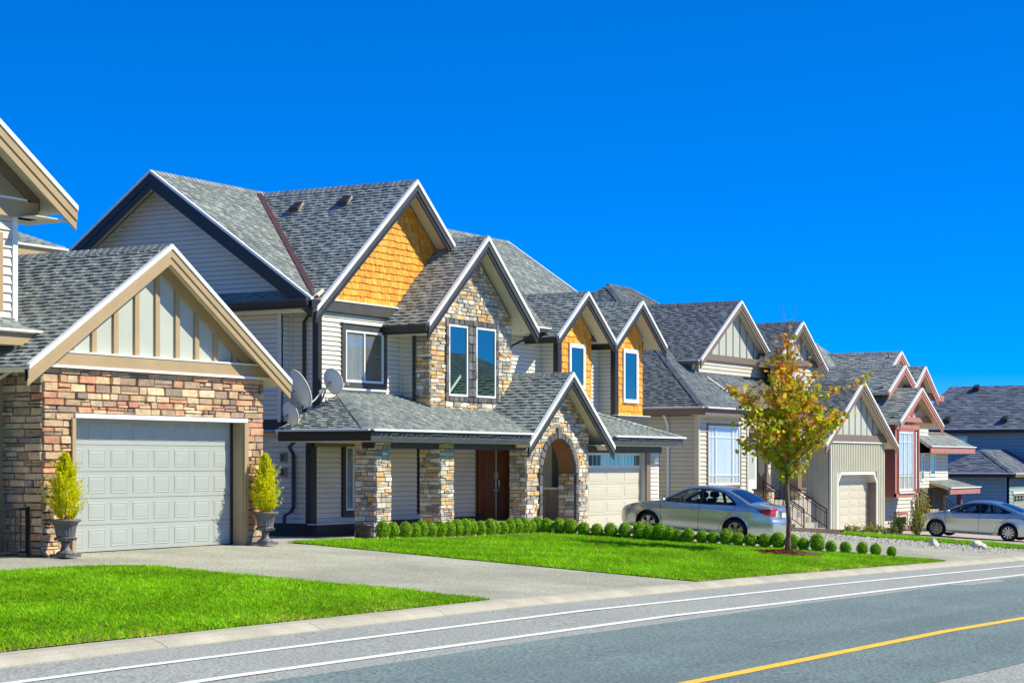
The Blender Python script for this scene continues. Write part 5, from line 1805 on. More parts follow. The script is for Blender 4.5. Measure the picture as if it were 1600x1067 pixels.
    for sd in (-1, 1):
        y = W(mx, mz)
        V, F = [], []
        n, m_ = 10, 6
        for i in range(m_ + 1):
            ph = -PI / 2 + PI * i / m_
            for k in range(n):
                a = 2 * PI * k / n
                V.append(put(mx + 0.02 + 0.065 * math.cos(ph) * math.cos(a), sd * (y + 0.10 + 0.10 * math.sin(ph)), mz + 0.02 + 0.065 * math.cos(ph) * math.sin(a)))
        for i in range(m_):
            F += [(i * n + k, i * n + (k + 1) % n, (i + 1) * n + (k + 1) % n, (i + 1) * n + k) for k in range(n)]
        mesh("mirror", V, F, silver, car, smooth=True)
    # cabin
    cab = MB()
    cab.box(-HW + 0.1, HW - 0.1, yc - 3.55, yc - 1.0, 0.3, 0.62)
    cab.build("cabin_floor", seat_m, car)
    db = MB().box(-HW + 0.16, HW - 0.16, yc - 1.52, yc - 1.15, 0.62, 0.92)
    db.build("dashboard", plastic_k, car)
    for sx in (-0.36, 0.36):
        for (xs, hgt) in ((2.05, 1.08), (3.0, 1.05)):
            b = MB()
            b.add([put(xs + x, sx + y, z) for x, y, z in ((0, -.24, .6), (0, .24, .6), (.14, .24, .6), (.14, -.24, .6), (.2, -.2, hgt), (.2, .2, hgt), (.32, .19, hgt), (.32, -.19, hgt))],
                  [(0, 1, 5, 4), (1, 2, 6, 5), (2, 3, 7, 6), (3, 0, 4, 7), (4, 5, 6, 7)])
            seat = b.build("seat", seat_m, car)
            hr = MB()
            c0 = put(xs + 0.3, sx, hgt + 0.10)
            hr.lathe([(0.05, -0.09), (0.125, -0.06), (0.135, 0.02), (0.11, 0.08), (0.04, 0.095)], c0, 12)
            hr.build("headrest", seat_m, seat, True)
    MB().tube([put(1.62 + 0.05 * math.cos(a), -0.36 + 0.18 * math.sin(a), 0.92 + 0.17 * math.cos(a)) for a in [2 * PI * k / 16 for k in range(17)]], 0.016, 6).build("steering_wheel", plastic_k, car)
    # number plate and badge strip at the back
    xr, zr_ = S['plate']
    MB().box(-0.26, 0.26, yc - xr - 0.015, yc - xr + 0.05, zr_ - 0.07, zr_ + 0.07).build("number_plate", plate_m, car)
    MB().box(-0.34, 0.34, yc - xr - 0.03, yc - xr + 0.05, zr_ + 0.10, zr_ + 0.135).build("boot_handle_strip", chrome, car)
    car.location = loc
    car.rotation_euler = (pitch, 0, 0)
    return car


mat_rear = mat("rear_glass", (0.01, 0.014, 0.03, 1), 0.03, 0, 1, spec=1.0, ior=1.9, tint=(0.6, 0.85, 1.0, 1))

# saloon in the drive of the cedar house
TOP1 = [(0.10, 0.24), (0.02, 0.34), (0.0, 0.50), (0.04, 0.62), (0.12, 0.705), (0.35, 0.80), (0.7, 0.875), (1.08, 0.925), (1.22, 0.955), (1.55, 1.135), (1.85, 1.285), (2.1, 1.365), (2.45, 1.41), (2.8, 1.405),
        (3.15, 1.355), (3.45, 1.245), (3.78, 1.085), (3.98, 1.015), (4.2, 1.0), (4.40, 0.985), (4.475, 0.93), (4.485, 0.80), (4.49, 0.68), (4.535, 0.60), (4.54, 0.45), (4.50, 0.30), (4.44, 0.25)]


def strip1(x, z, v):
    if 1.22 < x < 1.95 and abs(v) < 0.94:
        return 'windscreen'
    if 3.2 < x < 3.86 and abs(v) < 0.88:
        return 'rear_window'
    if x > 4.41 and 0.76 < z < 0.955 and abs(v) > 0.55:
        return 'taillight_white' if abs(v) < 0.78 and z < 0.9 else 'taillight'
    if x < 0.2 and 0.30 < z < 0.46 and abs(v) < 0.6:
        return 'grille'
    if x < 0.2 and 0.60 < z < 0.72 and abs(v) > 0.6:
        return 'headlight'
    return 'body'


S1 = dict(L=4.54, hw=0.87, w1=0.93, w2=3.53, wr=0.315, ar=0.375, sill=0.205, belt=(0.93, 0.99), top=TOP1, strip=strip1,
          regions=[('trim', [(1.30, 0.945), (1.62, 1.125), (1.92, 1.275), (2.2, 1.345), (2.5, 1.362), (2.85, 1.352), (3.12, 1.295), (3.35, 1.16), (3.52, 1.02), (3.50, 0.985), (2.45, 0.955)]),
                   ('glass_front', [(1.40, 0.965), (1.66, 1.115), (1.94, 1.25), (2.2, 1.318), (2.40, 1.33), (2.43, 0.972)]),
                   ('glass_rear', [(2.53, 0.975), (2.50, 1.335), (2.85, 1.325), (3.10, 1.265), (3.30, 1.13), (3.44, 1.02), (3.42, 0.995)]),
                   ('taillight', [(4.10, 0.93), (4.47, 0.955), (4.47, 0.77), (4.22, 0.84)]),
                   ('headlight', [(0.08, 0.66), (0.30, 0.775), (0.42, 0.79), (0.28, 0.68), (0.10, 0.60)])],
          seams=[[(1.28, 0.93), (1.30, 0.7), (1.34, 0.45), (1.36, 0.27)], [(2.46, 0.95), (2.45, 0.6), (2.44, 0.25)], [(3.52, 1.0), (3.45, 0.85), (3.25, 0.65), (3.10, 0.45), (3.02, 0.26)], [(1.36, 0.262), (2.4, 0.252), (3.02, 0.262)]],
          handles=[(2.22, 0.80), (3.30, 0.82)], mirror=(1.38, 0.97), plate=(4.60, 0.80))
zf_, zr2 = g(48.5, 23.2), g(48.5, 20.6)
sedan("silver saloon car parked behind the round hedge, tail towards the street", S1, (48.45, 21.86, (zf_ + zr2) / 2 - 0.0), math.atan2(zf_ - zr2, 2.6), (5, (-0.16, 0.16), (0.02, 0.026), 0.0))

TOP2 = [(0.10, 0.22), (0.02, 0.32), (0.0, 0.48), (0.05, 0.60), (0.15, 0.69), (0.4, 0.80), (0.75, 0.885), (1.0, 0.93), (1.12, 0.965), (1.5, 1.14), (1.85, 1.285), (2.15, 1.36), (2.5, 1.395), (2.85, 1.385),
        (3.2, 1.325), (3.55, 1.22), (3.9, 1.09), (4.15, 1.02), (4.32, 1.0), (4.43, 0.97), (4.47, 0.88), (4.475, 0.72), (4.52, 0.60), (4.53, 0.45), (4.49, 0.28), (4.42, 0.24)]


def strip2(x, z, v):
    if 1.12 < x < 1.95 and abs(v) < 0.94:
        return 'windscreen'
    if 3.2 < x < 4.0 and abs(v) < 0.88:
        return 'rear_window'
    if x > 4.40 and 0.72 < z < 0.92 and abs(v) > 0.5:
        return 'taillight'
    if x < 0.2 and 0.28 < z < 0.50 and abs(v) < 0.7:
        return 'grille'
    return 'body'


S2 = dict(L=4.53, hw=0.885, w1=0.90, w2=3.60, wr=0.318, ar=0.375, sill=0.20, belt=(0.92, 1.01), top=TOP2, strip=strip2,
          regions=[('trim', [(1.22, 0.95), (1.6, 1.135), (1.92, 1.265), (2.25, 1.325), (2.6, 1.335), (2.95, 1.305), (3.3, 1.215), (3.62, 1.09), (3.70, 1.045), (3.45, 1.01), (2.4, 0.965)]),
                   ('glass_front', [(1.36, 0.965), (1.66, 1.115), (1.94, 1.24), (2.25, 1.297), (2.44, 1.303), (2.46, 0.985)]),
                   ('glass_rear', [(2.56, 0.99), (2.54, 1.305), (2.9, 1.28), (3.05, 1.245), (3.05, 1.0)]),
                   ('glass_quarter', [(3.09, 1.0), (3.09, 1.23), (3.3, 1.165), (3.58, 1.06), (3.44, 1.03)]),
                   ('taillight', [(4.05, 0.88), (4.46, 0.93), (4.47, 0.80), (4.2, 0.80)]),
                   ('headlight', [(0.10, 0.60), (0.30, 0.72), (0.62, 0.835), (0.66, 0.80), (0.36, 0.66), (0.12, 0.55)])],
          seams=[[(1.22, 0.93), (1.24, 0.7), (1.28, 0.45), (1.30, 0.27)], [(2.50, 0.96), (2.49, 0.6), (2.48, 0.25)], [(3.70, 1.03), (3.55, 0.85), (3.30, 0.65), (3.14, 0.45), (3.04, 0.26)], [(1.30, 0.262), (2.4, 0.252), (3.04, 0.262)],
                 [(0.7, 0.70), (1.6, 0.76), (2.6, 0.80), (3.6, 0.86), (4.0, 0.9)]],
          handles=[(2.28, 0.83), (3.36, 0.88)], mirror=(1.34, 0.97), plate=(4.60, 0.60))
zf_, zr2 = g(70.5, 22.1), g(70.5, 19.4)
sedan("silver fastback saloon parked at the right edge before the red bay house", S2, (70.7, 22.1 + 0.90 - 2.265, (zf_ + zr2) / 2), math.atan2(zf_ - zr2, 2.7), (10, (0.0,), (0.018, 0.03), 0.12))

# ------------------------------------------------------------------ plants
GREENS = [C(*c) for c in ((132, 182, 14), (152, 202, 26), (108, 158, 12), (176, 214, 50), (140, 190, 20))]


def leaf_quad(mb, p, nrm, size, col, asp=0.6, rr=R):
    t = nrm.orthogonal().normalized()
    t = (Matrix.Rotation(rr.uniform(0, 2 * PI), 3, nrm) @ t)
    b = nrm.cross(t)
    mb.add([p - t * size, p + b * size * asp + nrm * size * 0.2, p + t * size, p - b * size * asp + nrm * size * 0.2], [(0, 1, 2, 3)], col)


def boxwood_mesh(seed, n=1500):
    rr = random.Random(seed)
    mb = MB()
    rx, rz = 0.185, 0.205
    ph = [rr.uniform(0, 6) for _ in range(4)]
    for i in range(n):
        z = rr.uniform(-0.92, 1)
        a = rr.uniform(0, 2 * PI)
        r = math.sqrt(1 - z * z)
        d = Vector((r * math.cos(a), r * math.sin(a), z))
        k = rr.uniform(0.80, 1.02) + 0.05 * math.sin(3 * a + ph[0]) * math.sin(4 * z + ph[1]) + 0.03 * math.sin(7 * a + ph[2] + 5 * z)
        p = Vector((d.x * rx * k, d.y * rx * k, rz + 0.02 + d.z * rz * k))
        nn = (d + Vector((rr.uniform(-.7, .7), rr.uniform(-.7, .7), rr.uniform(-.3, .8)))).normalized()
        leaf_quad(mb, p, nn, rr.uniform(0.013, 0.024), vary(rr.choice(GREENS), 0.15, rr), 0.6, rr)
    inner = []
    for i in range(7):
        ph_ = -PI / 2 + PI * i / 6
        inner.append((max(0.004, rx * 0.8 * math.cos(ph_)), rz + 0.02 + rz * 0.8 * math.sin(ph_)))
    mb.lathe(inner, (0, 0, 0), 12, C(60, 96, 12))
    mb.tube([(0, 0, -0.05), (0, 0, 0.1)], 0.02, 5, C(70, 52, 34))
    me = bpy.data.meshes.new("boxwood_shrub")
    me.from_pydata(mb.V, [], mb.F)
    ca = me.color_attributes.new("col", 'FLOAT_COLOR', 'POINT')
    ca.data.foreach_set("color", np.asarray(mb.K, np.float32).reshape(-1))
    me.materials.append(box_m)
    return me


BOX = [boxwood_mesh(40 + i) for i in range(6)]
ORD = ["first", "second", "third", "fourth", "fifth", "sixth", "seventh", "eighth", "ninth", "tenth", "eleventh", "twelfth", "thirteenth", "fourteenth", "fifteenth", "sixteenth", "seventeenth", "eighteenth", "nineteenth",
       "twentieth", "twenty-first", "twenty-second", "twenty-third", "twenty-fourth", "twenty-fifth", "twenty-sixth", "twenty-seventh", "twenty-eighth", "twenty-ninth"]
ROW1 = [36.38, 36.8, 37.28, 37.66, 38.05, 38.38, 38.78, 39.22, 39.54, 39.95, 40.31, 40.65, 41.11, 41.43, 41.78, 42.1, 42.52, 42.85, 43.22]
ROW2 = [24.36, 24.14, 23.83, 23.55, 23.24, 22.92, 22.59, 22.25, 21.9, 21.66, 21.41, 21.18, 20.98, 20.73, 20.41, 20.15, 19.83, 19.56, 19.26, 18.92, 18.61, 18.29, 18.02, 17.7, 17.38, 17.04, 16.65, 16.34, 15.97]
for i, s_ in enumerate(ROW1):
    o = link("boxwood_shrub", BOX[R.randrange(6)])
    t_ = 24.40 + R.uniform(-.03, .03)
    o.location = (s_, t_, g(s_, t_) - 0.01)
    k = R.uniform(0.80, 0.95)
    o.scale = (k, k, k * R.uniform(1.1, 1.25))
    o.rotation_euler = (0, 0, R.uniform(0, 6))
    tag(o, ORD[i] + " clipped round boxwood from the left in the row along the porch", "shrub", "boxwoods along the porch")
for i, t_ in enumerate(ROW2):
    o = link("boxwood_shrub", BOX[R.randrange(6)])
    s_ = 43.5 + (24.4 - t_) * 0.4
    o.location = (s_, t_, g(s_, t_) - 0.01)
    k = R.uniform(0.84, 1.12) * (0.86 if i == len(ROW2) - 1 else 1)
    o.scale = (k * .95, k * .95, k * R.uniform(0.95, 1.08))
    o.rotation_euler = (0, 0, R.uniform(0, 6))
    tag(o, ORD[i] + " round boxwood, counted from the stone arch, in the row beside the car's driveway", "shrub", "boxwoods beside the driveway")

# maple on the lawn
TS, TT = 43.95, 17.6
TZ = g(TS, TT)
tree = thing("maple_tree", (TS, TT, TZ), "young maple with green and orange autumn leaves on the lawn", "tree")
rt = random.Random(21)
trunk = [(TS + 0.03 * math.sin(i * 1.1), TT + 0.02 * math.cos(i * 1.7), TZ - 0.05 + i * 0.44) for i in range(14)]
tr_r = [0.085, 0.066, 0.06, 0.057, 0.055, 0.052, 0.048, 0.043, 0.037, 0.031, 0.025, 0.019, 0.013, 0.006]
MB().tube(trunk, tr_r, 9).build("trunk", bark, tree, True)
LEAFC = {'g': [C(*c) for c in ((186, 200, 26), (162, 186, 22), (204, 212, 46), (138, 164, 24))], 'y': [C(*c) for c in ((228, 210, 48), (234, 194, 58), (216, 194, 42))],
         'o': [C(*c) for c in ((234, 158, 58), (220, 130, 66), (236, 176, 84), (208, 124, 92))]}


def crown_r(h):
    return pw(h, [(1.75, 0.10), (2.1, 0.55), (2.5, 1.25), (2.9, 1.85), (3.3, 2.05), (3.8, 1.85), (4.3, 1.35), (4.8, 0.85), (5.2, 0.50), (5.5, 0.28), (5.8, 0.1)])


limbs, leaves = MB(), MB()


def trunk_at(h):
    q = min(12.999, max(0, (h + 0.05) / 0.44))
    return Vector(trunk[int(q)]).lerp(Vector(trunk[int(q) + 1]), q - int(q))


def put_leaf(p, h):
    po = 0.10 + 0.17 * max(0, h - 2.9)
    x = rt.random()
    pal = LEAFC['o'] if x < po else LEAFC['y'] if x < po + 0.36 else LEAFC['g']
    n_ = Vector((rt.uniform(-1, 1), rt.uniform(-1, 1), rt.uniform(-.2, 1.2))).normalized()
    t = n_.orthogonal().normalized()
    t = Matrix.Rotation(rt.uniform(0, 2 * PI), 3, n_) @ t
    b = n_.cross(t)
    s_ = rt.uniform(0.045, 0.088)
    shp = ((-1.0, 0), (-0.45, 0.35), (-0.35, 0.95), (0.15, 0.45), (0.45, 0.7), (1.1, 0), (0.45, -0.7), (0.15, -0.45), (-0.35, -0.95), (-0.45, -0.35))
    leaves.add([p + t * (x_ * s_) + b * (y_ * s_) + n_ * (0.25 * s_ * abs(y_)) for x_, y_ in shp], [(0, 1, 9), (1, 2, 3), (1, 3, 7, 9), (7, 8, 9), (3, 4, 5), (3, 5, 7), (5, 6, 7)], vary(rt.choice(pal), 0.15, rt))


NL = 34
for i in range(NL):
    f_ = i / (NL - 1)
    hb = 1.75 + 3.05 * f_ ** 1.1
    a = i * 2.399 + rt.uniform(-.3, .3)
    reach = pw(hb, [(1.7, 1.25), (2.1, 1.65), (2.6, 1.55), (3.2, 1.15), (3.8, 0.75), (4.5, 0.32)]) * rt.uniform(0.72, 1.12)
    rise = reach * rt.uniform(0.55, 0.95) + 0.15
    b0 = trunk_at(hb)
    d = Vector((math.cos(a), math.sin(a), 0))
    P = [b0 + d * (reach * u) + Vector((rt.uniform(-.04, .04), rt.uniform(-.04, .04), rise * u ** (0.8 + 0.5 * f_))) for u in (0, .25, .5, .75, 1)]
    P[0] = b0
    r0 = 0.024 - 0.014 * f_
    limbs.tube(P, [r0, r0 * .8, r0 * .6, r0 * .4, r0 * .2], 5)
    nt = int(11 - 6 * f_)
    for k in range(nt):
        u = rt.uniform(0.28, 1.0)
        q = min(3.999, u * 4)
        c = P[int(q)].lerp(P[int(q) + 1], q - int(q))
        tw_ = c + Vector((rt.gauss(0, .17), rt.gauss(0, .17), rt.uniform(-.12, .30)))
        limbs.tube([c, c.lerp(tw_, .5) + Vector((0, 0, -.015)), tw_], [.006, .005, .002], 4)
        hh = tw_.z - TZ
        nleaf = int(rt.uniform(6, 17)) if hh < 3.9 else int(rt.uniform(5, 14)) if hh < 4.6 else int(rt.uniform(1, 6))
        for _ in range(nleaf):
            p = c.lerp(tw_, rt.uniform(.1, 1.15)) + Vector((rt.gauss(0, .085), rt.gauss(0, .085), rt.gauss(0, .075)))
            put_leaf(p, p.z - TZ)
for i in range(70):
    h = rt.uniform(1.9, 3.8)
    c = trunk_at(h)
    for _ in range(9):
        put_leaf(c + Vector((rt.gauss(0, .20), rt.gauss(0, .20), rt.gauss(0, .1))), h)
for i in range(24):
    h = rt.uniform(4.2, 5.9)
    a = rt.uniform(0, 2 * PI)
    b0 = trunk_at(h - .3)
    tip = b0 + Vector((0.28 * math.cos(a), 0.28 * math.sin(a), 0.75))
    limbs.tube([b0, b0 + Vector((0.1 * math.cos(a), 0.1 * math.sin(a), 0.3)), tip], [0.006, 0.005, 0.002], 4)
    for _ in range(rt.randrange(0, 6) if h < 5.4 else 0):
        put_leaf(b0.lerp(tip, rt.random()) + Vector((rt.gauss(0, .06), rt.gauss(0, .06), rt.gauss(0, .06))), h)
cr = leaves.build("crown", leaf_m, tree)
limbs.build("branches", bark, tree)
# mulch ring
mb = MB()
for i in range(2200):
    a, r = rt.uniform(0, 2 * PI), 0.95 * math.sqrt(rt.random())
    s_, t_ = TS + r * math.cos(a) * 1.0, TT + r * math.sin(a)
    z = g(s_, t_) + 0.02 + 0.10 * max(0, 1 - r / 0.95) + rt.uniform(0, .02)
    l, d = rt.uniform(0.02, 0.06), rt.uniform(0, PI)
    dx, dy = math.cos(d) * l, math.sin(d) * l
    mb.add([(s_ - dx, t_ - dy, z + rt.uniform(-.015, .02)), (s_ + dy * .3, t_ - dx * .3, z), (s_ + dx, t_ + dy, z + rt.uniform(-.015, .02)), (s_ - dy * .3, t_ + dx * .3, z + .012)], [(0, 1, 2, 3)], vary(rt.choice([C(176, 112, 76), C(150, 92, 62), C(196, 132, 92), C(122, 76, 54)]), .2, rt))
mb.lathe([(0.95, -0.02), (0.7, 0.05), (0.3, 0.085), (0.01, 0.1)], (TS, TT, TZ), 20, C(92, 56, 40))
tag(mb.build("mulch", mulch_m), "ring of reddish bark mulch around the maple trunk", "mulch", kind="stuff")


# urns with golden cypresses
def urn(loc, label, plabel, seed):
    o = thing("garden_urn", loc, label, "urn", "urns beside the white garage door")
    MB().box(loc[0] - .19, loc[0] + .19, loc[1] - .19, loc[1] + .19, loc[2], loc[2] + .05).build("plinth", urn_m, o)
    MB().lathe([(0.17, 0.05), (0.15, 0.085), (0.10, 0.11), (0.075, 0.16), (0.07, 0.22), (0.09, 0.24), (0.07, 0.26)], loc, 24).build("stem", urn_m, o, True)
    bw_ = MB().lathe([(0.06, 0.26), (0.12, 0.275), (0.165, 0.31), (0.172, 0.34), (0.15, 0.365), (0.165, 0.37), (0.172, 0.45), (0.19, 0.54), (0.22, 0.60)], loc, 40, flute=((6, 8), 0.03)).build("bowl", urn_m, o)
    MB().lathe([(0.21, 0.595), (0.265, 0.615), (0.275, 0.64), (0.26, 0.655), (0.235, 0.645)], loc, 32).build("rim", urn_m, o, True)
    for k in range(8):
        a = 2 * PI * k / 8
        MB().tube([(loc[0] + .165 * math.cos(a), loc[1] + .165 * math.sin(a), loc[2] + .29), (loc[0] + .185 * math.cos(a), loc[1] + .185 * math.sin(a), loc[2] + .335)], 0.022, 5).build("ornament", urn_m, bw_)
    MB().lathe([(0.24, 0.62), (0.15, 0.66), (0.02, 0.68)], loc, 20).build("potting_bark", mat("potting_bark_%d" % seed, C(150, 96, 52), .95, .3, 20), o)
    rr = random.Random(seed)
    c = thing("golden_cypress", (loc[0], loc[1], loc[2] + .64), plabel, "conifer", "golden cypresses in urns")
    MB().tube([(loc[0], loc[1], loc[2] + .6), (loc[0] + .01, loc[1], loc[2] + 1.5)], [0.02, 0.006], 6).build("trunk", bark, c)
    mb = MB()
    H = 1.12
    pal = [C(*q) for q in ((244, 240, 20), (232, 232, 16), (250, 246, 60), (212, 218, 24), (180, 194, 30))]
    for i in range(460):
        h = rr.random() ** 1.15
        rmax = pw(h, [(0, .24), (.12, .34), (.3, .35), (.5, .27), (.75, .16), (1, .03)])
        a = rr.uniform(0, 2 * PI)
        lobe = 1 + 0.22 * math.sin(3 * a + 9 * h + seed)
        r = rmax * lobe * rr.uniform(0.45, 1.0) * (1.4 if i % 7 == 0 else 0.92)
        root = Vector((loc[0] + .25 * r * math.cos(a), loc[1] + .25 * r * math.sin(a), loc[2] + .64 + h * H - .05))
        tip = Vector((loc[0] + r * math.cos(a), loc[1] + r * math.sin(a), loc[2] + .66 + h * H + r * .55))
        n = 11
        for k in range(n):
            u = k / n
            p = root.lerp(tip, 0.35 + .75 * u) + Vector((rr.gauss(0, .018), rr.gauss(0, .018), rr.gauss(0, .018)))
            d = ((tip - root).normalized() + Vector((rr.uniform(-.8, .8), rr.uniform(-.8, .8), rr.uniform(0, .9)))).normalized()
            sd = d.orthogonal().normalized() * 0.013
            l = rr.uniform(.035, .075)
            col = vary(pal[min(4, int(rr.random() * (3 + 2 * (1 - u))))], .15, rr)
            mb.add([p - sd, p + sd, p + d * l], [(0, 1, 2)], col)
            sd = d.cross(sd).normalized() * .009
            mb.add([p - sd, p + sd, p + d * l * .9], [(0, 1, 2)], col)
    mb.build("foliage", leaf_m, c)


urn((25.14, 23.52, -1.64), "weathered black urn left of the white garage door", "golden cypress in the urn left of the white garage door", 5)
urn((30.98, 23.62, -1.64), "weathered grey urn right of the white garage door", "golden cypress in the urn right of the white garage door", 11)

# ------------------------------------------------------------------ satellite dishes
def dish(loc, aim, rad_, label, foot):
    o = thing("satellite_dish", foot, label, "satellite dish", "satellite dishes on the porch roof")
    aim = Vector(aim).normalized()
    u = aim.cross(Vector((0, 0, 1))).normalized()
    v = u.cross(aim)
    c = Vector(loc)
    V, F = [], []
    n, m_ = 32, 6
    for lay in (0, -0.012):
        for i in range(m_ + 1):
            q = i / m_
            for k in range(n):
                a = 2 * PI * k / n
                V.append(c + u * (rad_ * 0.92 * q * math.cos(a)) + v * (rad_ * q * math.sin(a)) + aim * (rad_ * 0.28 * q * q - rad_ * .14 + lay))
    N_ = (m_ + 1) * n
    for L_ in (0, N_):
        for i in range(m_):
            F += [(L_ + i * n + k, L_ + i * n + (k + 1) % n, L_ + (i + 1) * n + (k + 1) % n, L_ + (i + 1) * n + k) for k in range(n)]
    F += [(m_ * n + k, m_ * n + (k + 1) % n, N_ + m_ * n + (k + 1) % n, N_ + m_ * n + k) for k in range(n)]
    mesh("reflector", V, F, dish_m, o, smooth=True)
    low = c - v * rad_ * 0.95
    feed = c + aim * rad_ * 1.25 - v * rad_ * 0.55
    MB().tube([low - aim * .05, low.lerp(feed, .5) - v * .03, feed], 0.018, 6).build("feed_arm", dish_m, o)
    hd = MB()
    hd.tube([feed - aim * .02, feed - aim * .10], 0.035, 8)
    hd.tube([feed - u * .1 + aim * .03, feed + u * .1 + aim * .03], 0.03, 8)
    hd.build("receiver_head", plastic_g, o)
    bk = c - aim * (rad_ * .2)
    MB().tube([bk, bk - aim * .08, Vector(foot) + Vector((0, 0, .12)), foot], 0.022, 6).build("mast", plastic_g, o)
    MB().box(foot[0] - .08, foot[0] + .08, foot[1] - .08, foot[1] + .08, foot[2] - .03, foot[2] + .015).build("foot_plate", plastic_g, o)


dish((36.62, 26.95, 1.72), (0.86, -0.42, 0.42), 0.48, "large grey satellite dish on the porch roof, highest of the left pair", (36.95, 27.25, 0.95))
dish((36.42, 27.05, 1.14), (0.93, -0.22, 0.35), 0.29, "smaller grey satellite dish at the left porch gutter below the large one", (36.66, 27.2, 0.82))
dish((38.35, 27.2, 1.98), (0.97, -0.12, 0.30), 0.33, "edge-on satellite dish with feed arm below the upstairs window", (38.32, 27.5, 1.40))

# ------------------------------------------------------------------ small things
rl = thing("garden_railing", (24.3, 24.05, -1.64), "low black metal railing at the left edge before the stone wall", "railing")
for z, nm in ((-0.80, "top_rail"), (-1.55, "bottom_rail")):
    MB().box(22.6, 24.78, 24.03, 24.07, z - .02, z + .02).build(nm, blackmetal, rl)
for i in range(17):
    x = 22.72 + i * 0.125
    MB().box(x - .009, x + .009, 24.041, 24.059, -1.55, -0.80).build("baluster", blackmetal, rl)
MB().box(24.74, 24.80, 24.02, 24.08, -1.66, -0.76).build("post", blackmetal, rl)

pl = thing("plastic_bin", (37.25, 25.0, g(37, 25)), "black plastic tub at the foot of the first porch column", "tub")
zt_ = g(37, 25)
MB().lathe([(0.17, 0.0), (0.2, 0.25), (0.205, 0.30), (0.225, 0.305), (0.225, 0.335), (0.19, 0.335), (0.18, 0.05)], (36.98, 25.35, zt_), 24).build("tub", plastic_k, pl, True)
bx = thing("garden_light", (37.3, 24.95, zt_), "small grey garden light beside the first porch column", "garden light")
MB().box(37.24, 37.34, 24.98, 25.06, zt_ - .02, zt_ + .14).build("housing", plastic_g, bx)
MB().box(37.22, 37.36, 24.96, 25.08, zt_ + .14, zt_ + .17).build("cap", plastic_g, bx)

# white gravel, boulders, timbers
mb = MB()
for i in range(4200):
    s_, t_ = rt.uniform(53.7, 59.3), rt.uniform(15.3, 25.2)
    if t_ < 19.0 and rt.random() < 0.6 - 0.4 * (s_ > 58.2):
        continue
    if t_ > 19.5 and s_ < 54.2 and rt.random() < .4:
        continue
    q = 0.35 + 0.65 * min(1, max(0, (s_ - 53.8) / 1.2))
    if rt.random() > q:
        continue
    r = rt.uniform(0.02, 0.055)
    z = g(s_, t_)
    V = [(s_ + r * rt.uniform(.7, 1.2), t_, z + r * .3), (s_, t_ + r * rt.uniform(.7, 1.2), z + r * .3), (s_ - r * rt.uniform(.7, 1.2), t_, z + r * .3), (s_, t_ - r * rt.uniform(.7, 1.2), z + r * .3), (s_ + rt.uniform(-.3, .3) * r, t_ + rt.uniform(-.3, .3) * r, z + r * .95)]
    mb.add(V, [(0, 1, 4), (1, 2, 4), (2, 3, 4), (3, 0, 4)], vary(rt.choice([C(196, 194, 184), C(174, 172, 162), C(208, 206, 196), C(152, 150, 142)]), .1, rt))
tag(mb.build("gravel", gravel_m), "white landscaping gravel spread beyond the round hedge", "gravel", kind="stuff")


def boulder(loc, r, label, seed):
    rr = random.Random(seed)
    bm = bmesh.new()
    bmesh.ops.create_icosphere(bm, subdivisions=3, radius=1)
    ax = [Vector((rr.uniform(-1, 1), rr.uniform(-1, 1), rr.uniform(-1, 1))).normalized() for _ in range(9)]
    for v in bm.verts:
        k = 1.0
        for a in ax:
            d = v.co.dot(a)
            if d > 0.62:
                k = min(k, 0.62 / d + 0.06 * rr.random())
        v.co = Vector((v.co.x * r[0], v.co.y * r[1], v.co.z * r[2])) * k + Vector(loc)
    me = bpy.data.meshes.new("boulder")
    bm.to_mesh(me)
    bm.free()
    o = link("boulder", me, None, mat("boulder_stone_%d" % seed, C(208, 202, 190), .9, .15, 4, .1, .5, 12))
    tag(o, label, "boulder", "pale boulders on the gravel")


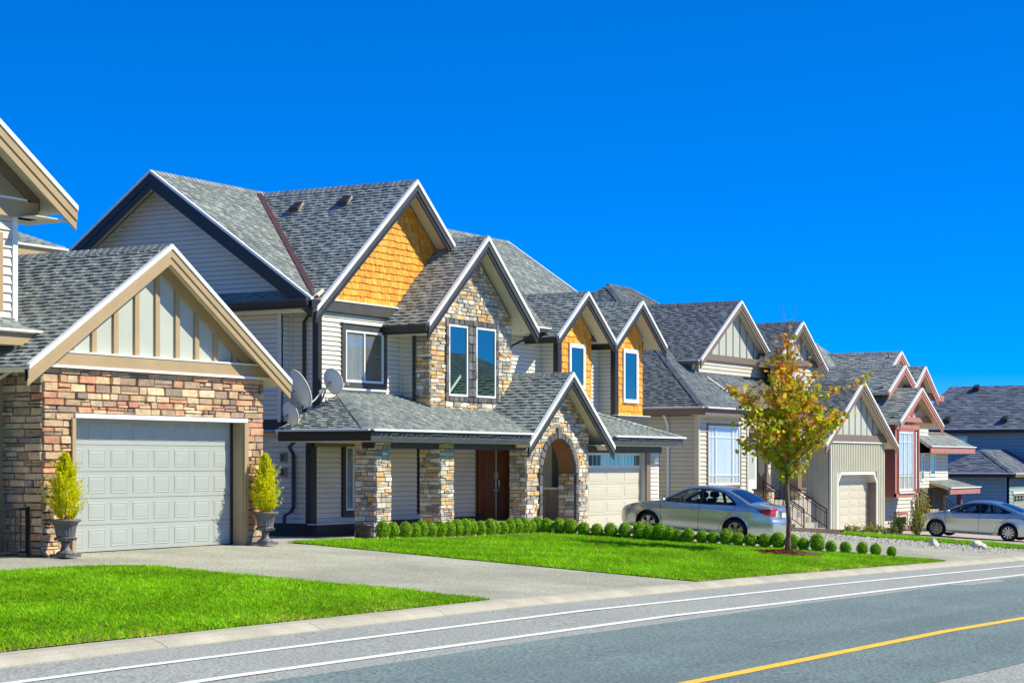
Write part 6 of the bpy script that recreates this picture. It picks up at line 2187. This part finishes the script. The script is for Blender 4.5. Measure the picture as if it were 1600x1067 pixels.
boulder((57.6, 16.9, g(57.6, 16.9) + .05), (.36, .3, .2), "larger pale boulder on the gravel by the grass strip", 2)
boulder((56.3, 17.9, g(56.3, 17.9) + .04), (.16, .18, .2), "smaller pale pointed stone on the gravel by the grass strip", 3)
timber_m = mat("weathered_timber", C(112, 96, 84), .9, .25, 6, .2, .4, 30, stretch=(1, .3, 1))
for i, (s0_, t0_, s1_, t1_, lab) in enumerate(((58.6, 23.4, 61.2, 22.6, "long weathered garden timber edging the white gravel"), (60.2, 22.2, 61.6, 21.6, "short weathered garden timber below the longer one"), (60.9, 21.0, 62.0, 20.4, "last short garden timber towards the grass strip"))):
    d = Vector((s1_ - s0_, t1_ - t0_, 0)).normalized() * .5
    n_ = Vector((-d.y, d.x, 0)).normalized() * .09
    a, b = Vector((s0_, t0_, g(s0_, t0_))), Vector((s1_, t1_, g(s1_, t1_)))
    up = Vector((0, 0, .16))
    lo = Vector((0, 0, -.05))
    o = mesh("garden_timber", [a - n_ + lo, b - n_ + lo, b + n_ + lo, a + n_ + lo, a - n_ + up, b - n_ + up, b + n_ + up, a + n_ + up], [(0, 3, 2, 1), (4, 5, 6, 7), (0, 1, 5, 4), (1, 2, 6, 5), (2, 3, 7, 6), (3, 0, 4, 7)], timber_m)
    tag(o, lab, "timber", "garden timbers")


def shrub(loc, w, h, n, pal, label, seed, ls=.05):
    rr = random.Random(seed)
    o = thing("garden_shrub", loc, label, "shrub")
    st, lf = MB(), MB()
    for i in range(n):
        a, q = rr.uniform(0, 2 * PI), math.sqrt(rr.random())
        tip = Vector((loc[0] + w * q * math.cos(a), loc[1] + w * q * math.sin(a), loc[2] + h * (1 - .4 * q) * rr.uniform(.6, 1)))
        b = Vector((loc[0] + .25 * w * q * math.cos(a), loc[1] + .25 * w * q * math.sin(a), loc[2] - .02))
        st.tube([b, b.lerp(tip, .5) + Vector((0, 0, .05)), tip], [.01, .007, .003], 4)
        for k in range(10):
            p = b.lerp(tip, rr.uniform(.3, 1.05)) + Vector((rr.gauss(0, .05), rr.gauss(0, .05), rr.gauss(0, .05)))
            leaf_quad(lf, p, Vector((rr.uniform(-1, 1), rr.uniform(-1, 1), rr.uniform(0, 1.3))).normalized(), rr.uniform(.5, 1) * ls, vary(rr.choice(pal), .2, rr), .55, rr)
    st.build("stems", bark, o)
    lf.build("foliage", leaf_m, o)


PY = [C(*c) for c in ((150, 166, 40), (120, 140, 36), (186, 178, 60), (104, 122, 40))]
PG = [C(*c) for c in ((70, 104, 40), (92, 128, 48), (56, 84, 36), (120, 140, 60))]
for i, (s_, t_, w, h, n, pal, lab) in enumerate((
        (64.2, 23.3, .35, .4, 26, PY, "low yellow-green shrub before the chamfered garage door, nearest the steps"),
        (65.4, 23.0, .45, .5, 34, PY, "low yellow-green shrub in the middle of the three before the chamfered garage"),
        (66.6, 22.8, .4, .45, 30, PG, "low green shrub right of the chamfered garage door post"),
        (68.0, 22.9, .35, 1.0, 46, PG, "upright dark green shrub below the red bay"),
        (68.6, 22.4, .30, 1.35, 50, PY, "tall yellow-green shrub before the small basement window"),
        (76.6, 24.9, .45, 2.1, 70, PY + [C(214, 172, 60)], "golden climbing shrub at the corner behind the second silver car"))):
    shrub((s_, t_, g(s_, t_)), w, h, n, pal, lab, 60 + i, .06)
